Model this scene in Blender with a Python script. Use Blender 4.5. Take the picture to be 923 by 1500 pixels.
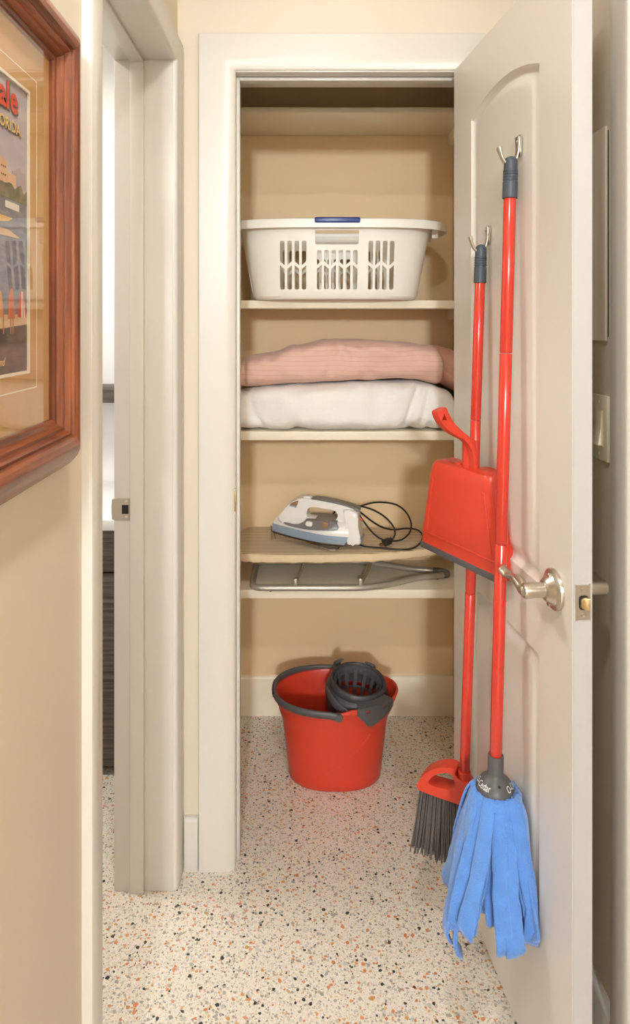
import bpy, bmesh, math, random
from mathutils import Vector, Matrix, noise
random.seed(7)
PI = math.pi
for o in list(bpy.data.objects): bpy.data.objects.remove(o, do_unlink=True)
scene = bpy.context.scene
C = scene.collection

# ------------------------------------------------------------------ camera
CAMZ = 1.40
cam_data = bpy.data.cameras.new('camera')
cam = bpy.data.objects.new('camera', cam_data); C.objects.link(cam)
cam.location = (0, 0, CAMZ); cam.rotation_euler = (PI/2, 0, 0)
cam_data.sensor_fit = 'AUTO'; cam_data.sensor_width = 36; cam_data.lens = 24.0
cam_data.shift_x = 18.5/1500; cam_data.shift_y = -280/1500
cam_data.clip_start = 0.05; cam_data.clip_end = 50
scene.camera = cam

# ------------------------------------------------------------------ world, lights, exposure
world = bpy.data.worlds.new('world'); scene.world = world
world.use_nodes = True
bg = world.node_tree.nodes['Background']
bg.inputs['Color'].default_value = (0.93, 0.97, 1.0, 1); bg.inputs['Strength'].default_value = 1.0
vs = scene.view_settings
vs.view_transform = 'Standard'; vs.look = 'None'; vs.gamma = 1.0; vs.exposure = 0.46
vs.use_curve_mapping = False

def area_disc(name, loc, size, power, col):
    l = bpy.data.lights.new(name, 'AREA'); l.shape = 'DISK'; l.size = size; l.energy = power; l.color = col
    o = bpy.data.objects.new(name, l); C.objects.link(o); o.location = loc
    return o
HALL_LAMP = (0.08, 1.36, 2.432)
BACK_FILL = (-0.08, -3.60, 2.24)
MID_FILL = (0.05, 0.35, 2.432)
BATH_LAMP = (-0.95, 1.75, 2.39)
area_disc('hall_lamp_light', (HALL_LAMP[0], HALL_LAMP[1], 2.415), 0.075, 0.42, (1.0, 0.98, 0.95))
area_disc('mid_fill_light', (MID_FILL[0], MID_FILL[1], 2.415), 0.12, 8.5, (0.97, 0.98, 1.0))  # added ceiling fill that lifts left wall, door, floor and right casing
pl = bpy.data.lights.new('added_fill_light', 'POINT'); pl.shadow_soft_size = 0.11; pl.energy = 800.0; pl.color = (0.84, 0.92, 1.0)  # added front fill for the closet, in place of a camera flash
plo = bpy.data.objects.new('added_fill_light', pl); C.objects.link(plo); plo.location = BACK_FILL
area_disc('bath_lamp_light', (BATH_LAMP[0], BATH_LAMP[1], 2.36), 0.28, 12.0, (1.0, 0.98, 0.95))

# ------------------------------------------------------------------ materials
def lin(c):
    out = []
    for v in c:
        v = v/255.0
        out.append(v/12.92 if v <= 0.04045 else ((v+0.055)/1.055)**2.4)
    return (out[0], out[1], out[2], 1.0)
def nt(m): return m.node_tree.nodes, m.node_tree.links
def mat(name, rgb, rough=0.5, metal=0.0, bump=0.0, bscale=60.0, var=0.0, vscale=5.0, coat=0.0, sheen=0.0, spec=0.5):
    m = bpy.data.materials.new(name); m.use_nodes = True
    N, L = nt(m); b = N['Principled BSDF']
    b.inputs['Base Color'].default_value = lin(rgb); b.inputs['Roughness'].default_value = rough
    b.inputs['Metallic'].default_value = metal
    b.inputs['Specular IOR Level'].default_value = spec
    if coat: b.inputs['Coat Weight'].default_value = coat; b.inputs['Coat Roughness'].default_value = 0.12
    if sheen: b.inputs['Sheen Weight'].default_value = sheen; b.inputs['Sheen Roughness'].default_value = 0.4
    tc = N.new('ShaderNodeTexCoord')
    if var:
        n = N.new('ShaderNodeTexNoise'); n.inputs['Scale'].default_value = vscale; n.inputs['Detail'].default_value = 4
        L.new(tc.outputs['Object'], n.inputs['Vector'])
        mr = N.new('ShaderNodeMapRange'); mr.inputs['To Min'].default_value = 1-var; mr.inputs['To Max'].default_value = 1+var
        L.new(n.outputs['Fac'], mr.inputs['Value'])
        hs = N.new('ShaderNodeHueSaturation'); hs.inputs['Color'].default_value = lin(rgb)
        L.new(mr.outputs['Result'], hs.inputs['Value']); L.new(hs.outputs['Color'], b.inputs['Base Color'])
    if bump:
        n2 = N.new('ShaderNodeTexNoise'); n2.inputs['Scale'].default_value = bscale; n2.inputs['Detail'].default_value = 3
        L.new(tc.outputs['Object'], n2.inputs['Vector'])
        bp = N.new('ShaderNodeBump'); bp.inputs['Strength'].default_value = bump; bp.inputs['Distance'].default_value = 0.002
        L.new(n2.outputs['Fac'], bp.inputs['Height']); L.new(bp.outputs['Normal'], b.inputs['Normal'])
    return m

def terrazzo():
    m = bpy.data.materials.new('terrazzo'); m.use_nodes = True
    N, L = nt(m); b = N['Principled BSDF']; b.inputs['Roughness'].default_value = 0.28
    tc = N.new('ShaderNodeTexCoord')
    n = N.new('ShaderNodeTexNoise'); n.inputs['Scale'].default_value = 260; n.inputs['Detail'].default_value = 2
    L.new(tc.outputs['Object'], n.inputs['Vector'])
    r = N.new('ShaderNodeValToRGB'); r.color_ramp.elements[0].color = lin((218, 206, 190)); r.color_ramp.elements[1].color = lin((238, 229, 215))
    r.color_ramp.elements[0].position = 0.35; r.color_ramp.elements[1].position = 0.6
    L.new(n.outputs['Fac'], r.inputs['Fac'])
    cur = r.outputs['Color']
    # distortion so that the chips are irregular
    dn = N.new('ShaderNodeTexNoise'); dn.inputs['Scale'].default_value = 140; dn.inputs['Detail'].default_value = 1
    L.new(tc.outputs['Object'], dn.inputs['Vector'])
    va = N.new('ShaderNodeVectorMath'); va.operation = 'MULTIPLY_ADD'
    va.inputs[1].default_value = (0.006, 0.006, 0.006); L.new(dn.outputs['Color'], va.inputs[0]); L.new(tc.outputs['Object'], va.inputs[2])
    def layer(cur, scale, thr, frac, cols, seed):
        mp = N.new('ShaderNodeMapping'); mp.inputs['Location'].default_value = (seed*1.37, seed*2.11, 0.0)
        mp.inputs['Scale'].default_value = (1, 1, 0.0)
        L.new(va.outputs[0], mp.inputs['Vector'])
        v = N.new('ShaderNodeTexVoronoi'); v.voronoi_dimensions = '2D'; v.inputs['Scale'].default_value = scale
        L.new(mp.outputs['Vector'], v.inputs['Vector'])
        sx = N.new('ShaderNodeSeparateColor'); L.new(v.outputs['Color'], sx.inputs['Color'])
        # chip size varies with the cell
        t = N.new('ShaderNodeMath'); t.operation = 'MULTIPLY_ADD'; t.inputs[1].default_value = thr*0.7; t.inputs[2].default_value = thr*0.45
        L.new(sx.outputs['Green'], t.inputs[0])
        lt = N.new('ShaderNodeMath'); lt.operation = 'LESS_THAN'; L.new(v.outputs['Distance'], lt.inputs[0]); L.new(t.outputs[0], lt.inputs[1])
        fr = N.new('ShaderNodeMath'); fr.operation = 'LESS_THAN'; fr.inputs[1].default_value = frac; L.new(sx.outputs['Red'], fr.inputs[0])
        mu = N.new('ShaderNodeMath'); mu.operation = 'MULTIPLY'; L.new(lt.outputs[0], mu.inputs[0]); L.new(fr.outputs[0], mu.inputs[1])
        cr = N.new('ShaderNodeValToRGB'); cr.color_ramp.interpolation = 'CONSTANT'
        el = cr.color_ramp.elements
        for i, (p, c) in enumerate(cols):
            e = el[i] if i < 2 else el.new(p)
            e.position = p; e.color = lin(c)
        L.new(sx.outputs['Blue'], cr.inputs['Fac'])
        mx = N.new('ShaderNodeMix'); mx.data_type = 'RGBA'
        L.new(mu.outputs[0], mx.inputs['Factor']); L.new(cur, mx.inputs['A']); L.new(cr.outputs['Color'], mx.inputs['B'])
        return mx.outputs['Result']
    W = (234, 224, 208)
    cur = layer(cur, 230, 0.42, 0.75, [(0, (214, 205, 191)), (0.22, (192, 182, 168)), (0.42, W), (0.68, (222, 198, 164)), (0.82, (150, 140, 128)), (0.90, (200, 160, 120)), (0.965, (80, 76, 70))], 1)
    cur = layer(cur, 125, 0.38, 0.50, [(0, (202, 196, 186)), (0.28, (168, 160, 150)), (0.5, (226, 214, 196)), (0.68, (214, 168, 118)), (0.78, (204, 130, 84)), (0.85, (166, 156, 144)), (0.955, (64, 64, 60))], 2)
    cur = layer(cur, 78, 0.31, 0.22, [(0, (196, 190, 180)), (0.25, (160, 154, 146)), (0.42, (216, 140, 96)), (0.58, (206, 150, 84)), (0.7, (52, 56, 52)), (0.85, (176, 170, 150))], 3)
    cur = layer(cur, 60, 0.22, 0.16, [(0, (208, 124, 70)), (0.35, (44, 46, 42)), (0.65, (220, 150, 110)), (0.85, (170, 164, 156))], 4)
    L.new(cur, b.inputs['Base Color'])
    return m

def wood(name, dark, light, scale=(8, 90, 90), rough=0.35, coat=0.3):
    m = bpy.data.materials.new(name); m.use_nodes = True
    N, L = nt(m); b = N['Principled BSDF']; b.inputs['Roughness'].default_value = rough
    b.inputs['Coat Weight'].default_value = coat; b.inputs['Coat Roughness'].default_value = 0.15
    tc = N.new('ShaderNodeTexCoord'); mp = N.new('ShaderNodeMapping'); mp.inputs['Scale'].default_value = scale
    L.new(tc.outputs['Object'], mp.inputs['Vector'])
    n = N.new('ShaderNodeTexNoise'); n.inputs['Scale'].default_value = 1.0; n.inputs['Detail'].default_value = 6; n.inputs['Roughness'].default_value = 0.65
    n.inputs['Distortion'].default_value = 0.4
    L.new(mp.outputs['Vector'], n.inputs['Vector'])
    r = N.new('ShaderNodeValToRGB'); r.color_ramp.elements[0].color = lin(dark); r.color_ramp.elements[1].color = lin(light)
    r.color_ramp.elements[0].position = 0.36; r.color_ramp.elements[1].position = 0.64
    L.new(n.outputs['Fac'], r.inputs['Fac']); L.new(r.outputs['Color'], b.inputs['Base Color'])
    bp = N.new('ShaderNodeBump'); bp.inputs['Strength'].default_value = 0.15; bp.inputs['Distance'].default_value = 0.001
    L.new(n.outputs['Fac'], bp.inputs['Height']); L.new(bp.outputs['Normal'], b.inputs['Normal'])
    return m

def stripes(name, base, dark, axis, period, duty, rough=0.85, bump=0.0, nz=0.0):
    """woven stripes across one object axis (printed / stitched cloth)"""
    m = bpy.data.materials.new(name); m.use_nodes = True
    N, L = nt(m); b = N['Principled BSDF']; b.inputs['Roughness'].default_value = rough
    b.inputs['Sheen Weight'].default_value = 0.15
    tc = N.new('ShaderNodeTexCoord'); sp = N.new('ShaderNodeSeparateXYZ'); L.new(tc.outputs['Object'], sp.inputs[0])
    src = sp.outputs[axis]
    if nz:
        n = N.new('ShaderNodeTexNoise'); n.inputs['Scale'].default_value = 9
        L.new(tc.outputs['Object'], n.inputs['Vector'])
        ma = N.new('ShaderNodeMath'); ma.operation = 'MULTIPLY_ADD'; ma.inputs[1].default_value = nz
        L.new(n.outputs['Fac'], ma.inputs[0]); L.new(src, ma.inputs[2]); src = ma.outputs[0]
    d = N.new('ShaderNodeMath'); d.operation = 'DIVIDE'; d.inputs[1].default_value = period; L.new(src, d.inputs[0])
    f = N.new('ShaderNodeMath'); f.operation = 'FRACT'; L.new(d.outputs[0], f.inputs[0])
    r = N.new('ShaderNodeValToRGB'); e = r.color_ramp.elements
    e[0].position = 0.0; e[0].color = lin(base); e[1].position = 1.0; e[1].color = lin(base)
    for p, c in ((0.5-duty/2-0.08, base), (0.5-duty/2, dark), (0.5+duty/2, dark), (0.5+duty/2+0.08, base)):
        x = e.new(p); x.color = lin(c)
    L.new(f.outputs[0], r.inputs['Fac']); L.new(r.outputs['Color'], b.inputs['Base Color'])
    n2 = N.new('ShaderNodeTexNoise'); n2.inputs['Scale'].default_value = 300; L.new(tc.outputs['Object'], n2.inputs['Vector'])
    bp = N.new('ShaderNodeBump'); bp.inputs['Strength'].default_value = 0.2; bp.inputs['Distance'].default_value = 0.001
    L.new(n2.outputs['Fac'], bp.inputs['Height'])
    nrm = bp.outputs['Normal']
    if bump:
        b2 = N.new('ShaderNodeBump'); b2.inputs['Strength'].default_value = bump; b2.inputs['Distance'].default_value = 0.0015
        L.new(r.outputs['Color'], b2.inputs['Height']); L.new(nrm, b2.inputs['Normal']); nrm = b2.outputs['Normal']
    L.new(nrm, b.inputs['Normal'])
    return m

def emis(name, rgb, strength):
    m = bpy.data.materials.new(name); m.use_nodes = True
    N, L = nt(m); b = N['Principled BSDF']
    b.inputs['Base Color'].default_value = lin(rgb); b.inputs['Emission Color'].default_value = lin(rgb); b.inputs['Emission Strength'].default_value = strength
    return m

def glass_pane():
    m = bpy.data.materials.new('picture_glass'); m.use_nodes = True
    N, L = nt(m); N.remove(N['Principled BSDF']); out = N['Material Output']
    t = N.new('ShaderNodeBsdfTransparent'); g = N.new('ShaderNodeBsdfGlossy'); g.inputs['Roughness'].default_value = 0.005
    f = N.new('ShaderNodeFresnel')
    ge = N.new('ShaderNodeNewGeometry'); mi = N.new('ShaderNodeMapRange'); mi.inputs['To Min'].default_value = 1.4; mi.inputs['To Max'].default_value = 1/1.4
    L.new(ge.outputs['Backfacing'], mi.inputs['Value']); L.new(mi.outputs['Result'], f.inputs['IOR'])
    mx = N.new('ShaderNodeMixShader'); L.new(f.outputs[0], mx.inputs[0]); L.new(t.outputs[0], mx.inputs[1]); L.new(g.outputs[0], mx.inputs[2])
    L.new(mx.outputs[0], out.inputs['Surface'])
    return m

M = {}
M['wall'] = mat('wall_cream_paint', (222, 209, 187), 0.6, bump=0.10, bscale=35)
M['closet'] = mat('closet_cream_paint', (240, 211, 166), 0.6, bump=0.10, bscale=30)
M['trim'] = mat('trim_gloss_paint', (215, 208, 197), 0.34, bump=0.05, bscale=25)
M['door'] = mat('door_semi_gloss_paint', (220, 212, 200), 0.32, bump=0.04, bscale=40)
M['dooredge'] = mat('door_edge_paint', (192, 187, 184), 0.5, bump=0.12, bscale=120)
M['shelf'] = mat('shelf_cream_paint', (246, 234, 208), 0.45, bump=0.06, bscale=40)
M['ceiling'] = mat('ceiling_white_paint', (246, 240, 228), 0.8)
M['bathwall'] = mat('bath_white_paint', (250, 250, 248), 0.5)
M['floor'] = terrazzo()
M['red'] = mat('red_plastic', (208, 62, 40), 0.32, spec=0.5)
M['redpole'] = mat('red_enamel_steel', (204, 54, 36), 0.22, coat=0.4)
M['grip'] = mat('slate_grip_plastic', (66, 74, 82), 0.5)
M['charcoal'] = mat('charcoal_plastic', (84, 82, 82), 0.42)
M['charcoal2'] = mat('dark_charcoal_plastic', (66, 64, 65), 0.45)
M['nickel'] = mat('brushed_nickel', (205, 196, 182), 0.28, metal=1.0, bump=0.02, bscale=300)
M['steel'] = mat('steel_plate', (196, 184, 168), 0.38, metal=0.9)
M['brass'] = mat('dull_brass', (190, 164, 124), 0.35, metal=1.0)
M['dark'] = mat('dark_void', (28, 24, 20), 0.7)
M['mop'] = mat('blue_microfibre', (94, 146, 222), 0.95, bump=1.0, bscale=420, var=0.14, vscale=45, sheen=0.5)
M['bristle'] = mat('grey_bristle', (92, 86, 82), 0.6, var=0.3, vscale=200)
M['basket'] = mat('white_polypropylene', (250, 244, 232), 0.38)
M['blue'] = mat('navy_grip_plastic', (40, 64, 128), 0.3)
M['pink'] = stripes('pink_pintuck_cotton', (227, 186, 168), (216, 171, 153), 2, 0.0155, 0.06, bump=0.6, nz=0.02)
M['pinkhem'] = mat('pink_cotton_hem', (222, 168, 146), 0.85, bump=0.4, bscale=120, var=0.06, vscale=12, sheen=0.2)
M['white_fleece'] = mat('white_fleece', (248, 243, 234), 0.95, bump=0.8, bscale=180, sheen=0.4)
M['cover'] = stripes('striped_board_cover', (226, 202, 160), (164, 136, 98), 1, 0.0135, 0.30, nz=0.0)
M['coveredge'] = mat('board_cover_hem', (226, 202, 162), 0.9, bump=0.5, bscale=90, var=0.05, vscale=30)
M['greytube'] = mat('grey_painted_steel', (178, 168, 152), 0.33, metal=0.4)
M['chrome'] = mat('chrome_wire', (200, 194, 184), 0.2, metal=1.0)
M['ironwhite'] = mat('iron_white_plastic', (240, 234, 226), 0.28)
M['ironblue'] = mat('iron_blue_grey_plastic', (142, 158, 172), 0.3)
M['irongrey'] = mat('iron_grey_plastic', (118, 114, 112), 0.35)
M['smoke'] = mat('iron_smoky_tank', (150, 120, 88), 0.15)
M['sole'] = mat('iron_sole_steel', (120, 116, 112), 0.25, metal=1.0)
M['cord'] = mat('black_rubber', (36, 33, 31), 0.5)
M['tagred'] = mat('orange_tag', (216, 84, 48), 0.5)
M['frame'] = wood('cherry_frame_wood', (92, 42, 20), (150, 82, 44), (70, 5, 70))
M['framev'] = wood('cherry_frame_wood_upright', (84, 36, 18), (144, 76, 40), (70, 70, 5))
M['mat'] = mat('tan_mottled_mat', (206, 160, 104), 0.85, var=0.16, vscale=22)
M['matline'] = mat('cream_bevel', (244, 232, 206), 0.6)
M['glass'] = glass_pane()
M['vanity'] = wood('grey_brown_laminate', (58, 50, 46), (110, 98, 90), (4, 60, 90), 0.5, 0.0)
M['counter'] = mat('white_quartz', (250, 250, 250), 0.2)
M['plate'] = mat('switch_cream_plastic', (240, 226, 200), 0.35)
M['yellow'] = mat('yellow_card', (214, 168, 62), 0.6)
M['lampglass'] = emis('lamp_diffuser', (255, 238, 210), 6.0)
M['letter'] = mat('white_print', (240, 240, 238), 0.5)

# ------------------------------------------------------------------ mesh helpers
def finish(name, bm, m, parent=None, smooth=True, angle=35, world=True, recalc=True):
    if recalc: bmesh.ops.recalc_face_normals(bm, faces=bm.faces)
    me = bpy.data.meshes.new(name)
    if parent is not None and world:
        bmesh.ops.translate(bm, verts=bm.verts, vec=-Vector(parent.get('origin', parent.location)))
    bm.to_mesh(me); bm.free()
    if smooth:
        me.shade_smooth(); me.set_sharp_from_angle(angle=math.radians(angle))
    if isinstance(m, str): m = M[m]
    me.materials.append(m)
    o = bpy.data.objects.new(name, me); C.objects.link(o)
    if parent is not None: o.parent = parent
    return o
def tag(o, label=None, cat=None, group=None, kind=None):
    if label: o['label'] = label
    if cat: o['category'] = cat
    if group: o['group'] = group
    if kind: o['kind'] = kind
    return o
def thing(name, loc, label, cat, group=None, kind=None, rotz=0):
    o = bpy.data.objects.new(name, None); C.objects.link(o); o.empty_display_size = 0.05
    o.location = loc; o.rotation_euler = (0, 0, rotz)
    return tag(o, label, cat, group, kind)
def rebase(root):
    """children were built in world coordinates below an unrotated root"""
    pass
def box(bm, x0, x1, y0, y1, z0, z1, bev=0.0, seg=2):
    vs_ = [bm.verts.new(p) for p in ((x0,y0,z0),(x1,y0,z0),(x1,y1,z0),(x0,y1,z0),(x0,y0,z1),(x1,y0,z1),(x1,y1,z1),(x0,y1,z1))]
    fs = [bm.faces.new([vs_[i] for i in f]) for f in ((0,3,2,1),(4,5,6,7),(0,1,5,4),(1,2,6,5),(2,3,7,6),(3,0,4,7))]
    if bev:
        ed = list({e for f in fs for e in f.edges})
        bmesh.ops.bevel(bm, geom=ed, offset=bev, segments=seg, profile=0.5, affect='EDGES')
    return bm
def B(*a, **k): return box(bmesh.new(), *a, **k)
def cat_rom(pts, n=8, closed=False):
    P = [Vector(p) for p in pts]; out = []
    m = len(P)
    rng = range(m) if closed else range(m-1)
    for i in rng:
        p0 = P[(i-1) % m] if closed or i > 0 else P[0]*2-P[1]
        p1 = P[i]; p2 = P[(i+1) % m]
        p3 = P[(i+2) % m] if closed or i+2 < m else P[-1]*2-P[-2]
        for k in range(n):
            t = k/n
            out.append(0.5*((2*p1)+(-p0+p2)*t+(2*p0-5*p1+4*p2-p3)*t*t+(-p0+3*p1-3*p2+p3)*t**3))
    if not closed: out.append(P[-1].copy())
    return out
def loft(bm, rings, closed=False, cap=True):
    R = [[bm.verts.new(p) for p in r] for r in rings]
    n = len(R[0]); m = len(R)
    for i in range(m if closed else m-1):
        a, b = R[i], R[(i+1) % m]
        for j in range(n):
            bm.faces.new((a[j], a[(j+1) % n], b[(j+1) % n], b[j]))
    if cap and not closed:
        bm.faces.new(R[0][::-1]); bm.faces.new(R[-1])
    return R
def tube(bm, pts, r, seg=10, closed=False, up=None, flat=1.0):
    P = [Vector(p) for p in pts]; m = len(P); rings = []
    prev = None
    for i in range(m):
        if closed: t = P[(i+1) % m]-P[i-1]
        else: t = P[min(i+1, m-1)]-P[max(i-1, 0)]
        t.normalize()
        if prev is None:
            u = Vector(up) if up else (Vector((0,0,1)) if abs(t.z) < 0.9 else Vector((1,0,0)))
        else: u = prev
        u = (u-t*u.dot(t)).normalized(); prev = u
        w = t.cross(u)
        rr = r[i] if isinstance(r, (list, tuple)) else r
        rings.append([P[i]+u*(rr*flat*math.cos(2*PI*k/seg))+w*(rr*math.sin(2*PI*k/seg)) for k in range(seg)])
    loft(bm, rings, closed)
    return bm
def strap(bm, pts, half_w, half_t, normals):
    """flat band along pts; normals = direction of the thin side at each point"""
    P = [Vector(p) for p in pts]; m = len(P); rings = []
    for i in range(m):
        t = (P[min(i+1, m-1)]-P[max(i-1, 0)]).normalized()
        n = Vector(normals[i]); n = (n-t*n.dot(t)).normalized(); w = t.cross(n)
        hw = half_w[i] if isinstance(half_w, list) else half_w
        ht = half_t[i] if isinstance(half_t, list) else half_t
        prof = ((1, .45), (.8, 1), (0, 1.1), (-.8, 1), (-1, .45), (-1, -.45), (-.8, -1), (0, -1.1), (.8, -1), (1, -.45))
        rings.append([P[i]+w*(hw*a)+n*(ht*b) for a, b in prof])
    loft(bm, rings)
    return bm
def lathe(bm, prof, seg=32, mtx=None, closed_prof=False):
    rings = [[Vector((r*math.cos(2*PI*k/seg), r*math.sin(2*PI*k/seg), z)) for k in range(seg)] for r, z in prof]
    if mtx: rings = [[mtx @ p for p in r] for r in rings]
    loft(bm, rings, closed=closed_prof)
    return bm
def prism(bm, poly, h0, h1, f, bev=0.0, seg=2):
    """poly: 2D outline, f(a, b, h) -> 3D point"""
    A = [bm.verts.new(f(a, b, h0)) for a, b in poly]; D = [bm.verts.new(f(a, b, h1)) for a, b in poly]
    n = len(poly)
    f0 = bm.faces.new(A[::-1]); f1 = bm.faces.new(D)
    for i in range(n): bm.faces.new((A[i], A[(i+1) % n], D[(i+1) % n], D[i]))
    if bev:
        ed = [e for e in list(f0.edges)+list(f1.edges)]
        bmesh.ops.bevel(bm, geom=ed, offset=bev, segments=seg, profile=0.5, affect='EDGES')
    return bm
def sup(a, b, n, t):
    c, s = math.cos(t), math.sin(t)
    return (a*math.copysign(abs(c)**(2/n), c), b*math.copysign(abs(s)**(2/n), s))
def smooth_poly(pts, n=5): return [(p.x, p.y) for p in cat_rom([(a, b, 0) for a, b in pts], n, True)]
def boolean(bm, cutter, op='DIFFERENCE'):
    bmesh.ops.recalc_face_normals(bm, faces=bm.faces); bmesh.ops.recalc_face_normals(cutter, faces=cutter.faces)
    ma = bpy.data.meshes.new('tmp_a'); bm.to_mesh(ma); bm.free()
    mb = bpy.data.meshes.new('tmp_b'); cutter.to_mesh(mb); cutter.free()
    a = bpy.data.objects.new('tmp_a', ma); b = bpy.data.objects.new('tmp_b', mb); C.objects.link(a); C.objects.link(b)
    md = a.modifiers.new('cut', 'BOOLEAN'); md.operation = op; md.solver = 'EXACT'; md.object = b
    dg = bpy.context.evaluated_depsgraph_get()
    out = bmesh.new(); out.from_mesh(a.evaluated_get(dg).to_mesh())
    bpy.data.objects.remove(a); bpy.data.objects.remove(b); bpy.data.meshes.remove(ma); bpy.data.meshes.remove(mb)
    return out
def text_mesh(txt, size, extrude=0.0, offset=0.0, align='LEFT', shear=0.0):
    """flat lettering as a bmesh in its own XY plane"""
    cu = bpy.data.curves.new('tmp_text', 'FONT'); cu.body = txt; cu.size = size; cu.extrude = extrude; cu.offset = offset
    cu.align_x = align; cu.shear = shear; cu.resolution_u = 3
    o = bpy.data.objects.new('tmp_text', cu); C.objects.link(o)
    dg = bpy.context.evaluated_depsgraph_get()
    bm = bmesh.new(); bm.from_mesh(o.evaluated_get(dg).to_mesh())
    bpy.data.objects.remove(o); bpy.data.curves.remove(cu)
    return bm
def px(u, v, Y): return Vector(((u-443)*Y/1000, Y, CAMZ-(v-470)*Y/1000))
def struct(name, bm, m, label=None, cat=None, parent=None, **k):
    o = finish(name, bm, m, parent, **k)
    if parent is None: tag(o, label, cat, kind='structure')
    return o

# ------------------------------------------------------------------ room shell
YW, YC, YB = 1.75, 1.86, 2.433        # hall face of the back wall, closet side of it, closet back wall
XL, XR = -0.32, 0.57                  # hall side walls
XLB = -0.46                           # bathroom side of the left wall
CH = 2.44
Y0 = -4.4                             # hall goes on behind the camera
struct('floor', B(-2.2, 1.0, Y0, 2.75, -0.05, 0.0), 'floor', 'speckled cream terrazzo floor of hall and closet', 'floor')
struct('ceiling', B(-2.2, 1.0, Y0, 2.75, CH, CH+0.05), 'ceiling', 'white ceiling above the hall', 'ceiling')
# back wall with the closet opening
bm = bmesh.new(); 
box(bm, XLB, -0.19, YW, YC, 0, CH); box(bm, 0.455, 0.72, YW, YC, 0, CH); box(bm, -0.19, 0.455, YW, YC, 2.054, CH)
struct('wall_back', bm, 'wall', 'cream wall around the closet opening', 'wall')
bm = bmesh.new()
box(bm, XLB, XL, Y0, 1.037, 0, CH); box(bm, XLB, XL, 1.693, YW, 0, CH); box(bm, XLB, XL, 1.037, 1.693, 2.058, CH)
struct('wall_left', bm, 'wall', 'cream wall with the bathroom doorway and the framed picture', 'wall')
bm = bmesh.new()
box(bm, XR, XR+0.13, 1.186, YW, 0, CH); box(bm, XR, XR+0.13, Y0, 0.48, 0, CH); box(bm, XR, XR+0.13, 0.48, 1.186, 2.058, CH)
struct('wall_right', bm, 'wall', 'cream wall behind the open door', 'wall')
# closet shell
struct('wall_closet_back', B(-0.40, 0.70, YB, YB+0.06, 0, CH), 'closet', 'tan back wall inside the closet', 'wall')
struct('wall_closet_left', B(-0.34, -0.27, YC, YB, 0, CH), 'closet', 'left side wall inside the closet', 'wall')
struct('wall_closet_right', B(0.535, 0.60, YC, YB, 0, CH), 'closet', 'right side wall inside the closet', 'wall')
def baseboard(name, x0, x1, y0, y1, nx, ny, label, h=0.14, m='trim'):
    bm = B(x0, x1, y0, y1, 0, h)
    # soften the room-side top edge
    ed = [e for e in bm.edges if all(abs(v.co.z-h) < 1e-6 for v in e.verts) and
          all((nx and abs(v.co.x-(x1 if nx > 0 else x0)) < 1e-6) or (ny and abs(v.co.y-(y0 if ny < 0 else y1)) < 1e-6) for v in e.verts)]
    bmesh.ops.bevel(bm, geom=ed, offset=0.010, segments=3, profile=0.5, affect='EDGES')
    return struct(name, bm, m, label, 'baseboard')
baseboard('baseboard_closet_back', -0.27, 0.535, YB-0.014, YB, 0, -1, 'cream baseboard along the closet back wall', 0.139, 'shelf')
baseboard('baseboard_back', -0.30, -0.266, YW-0.016, YW, 0, -1, 'short white baseboard piece between the two door casings', 0.135)
baseboard('baseboard_left', XL, XL+0.014, Y0, 0.989, 1, 0, 'white baseboard under the framed picture')
baseboard('baseboard_right', XR-0.016, XR, 1.234, YW, -1, 0, 'white baseboard on the wall behind the open door')

# door casings: a profile swept round an opening with mitred corners
def casing(a0, a1, top, W, prof, f, foot=0.0):
    """a0,a1: inner edges along the wall, top: inner head height; prof: (outward from inner edge, proud); f(a, z, proud)"""
    bm = bmesh.new(); rings = []
    for (sa, st) in ((-1, 0), (-1, 1), (1, 1), (1, 0)):
        ring = []
        for w, p in prof:
            a = a0-w if sa < 0 else a1+w
            z = top+w if st else foot
            ring.append(f(a, z, p))
        rings.append(ring)
    loft(bm, rings)
    return bm
prof_closet = [(0, 0), (0, 0.007), (0.002, 0.0095), (0.006, 0.011), (0.012, 0.0135), (0.02, 0.0158), (0.03, 0.0168), (0.089, 0.017), (0.0915, 0.0145), (0.092, 0.0)]
t1 = thing('trim_1', (0.1, YW, 0), 'white casing and jamb round the closet opening', 'door trim', kind='structure')
finish('casing', casing(-0.173, 0.437, 2.040, 0.092, prof_closet, lambda a, z, p: Vector((a, YW-p, z))), 'trim', t1)
def jamb(bm, a0, a1, top, d0, d1, th, f):
    for (x0, x1, z0, z1) in ((a0-th, a0, 0, top+th), (a1, a1+th, 0, top+th), (a0, a1, top, top+th)):
        f(bm, x0, x1, d0, d1, z0, z1)
    return bm
fc = lambda bm, x0, x1, d0, d1, z0, z1: box(bm, x0, x1, d0, d1, z0, z1, 0.0015)
finish('jamb', jamb(bmesh.new(), -0.171, 0.437, 2.036, YW-0.004, YC+0.001, 0.017, fc), 'trim', t1)
finish('stop', jamb(bmesh.new(), -0.163, 0.427, 2.026, 1.778, 1.813, 0.0085, fc), 'trim', t1)
bm = B(-0.1735, -0.1695, 1.736, 1.757, 0.915, 0.972, 0.0008)
finish('strike_plate', bm, 'brass', t1)['label'] = 'worn brass strike plate'
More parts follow.
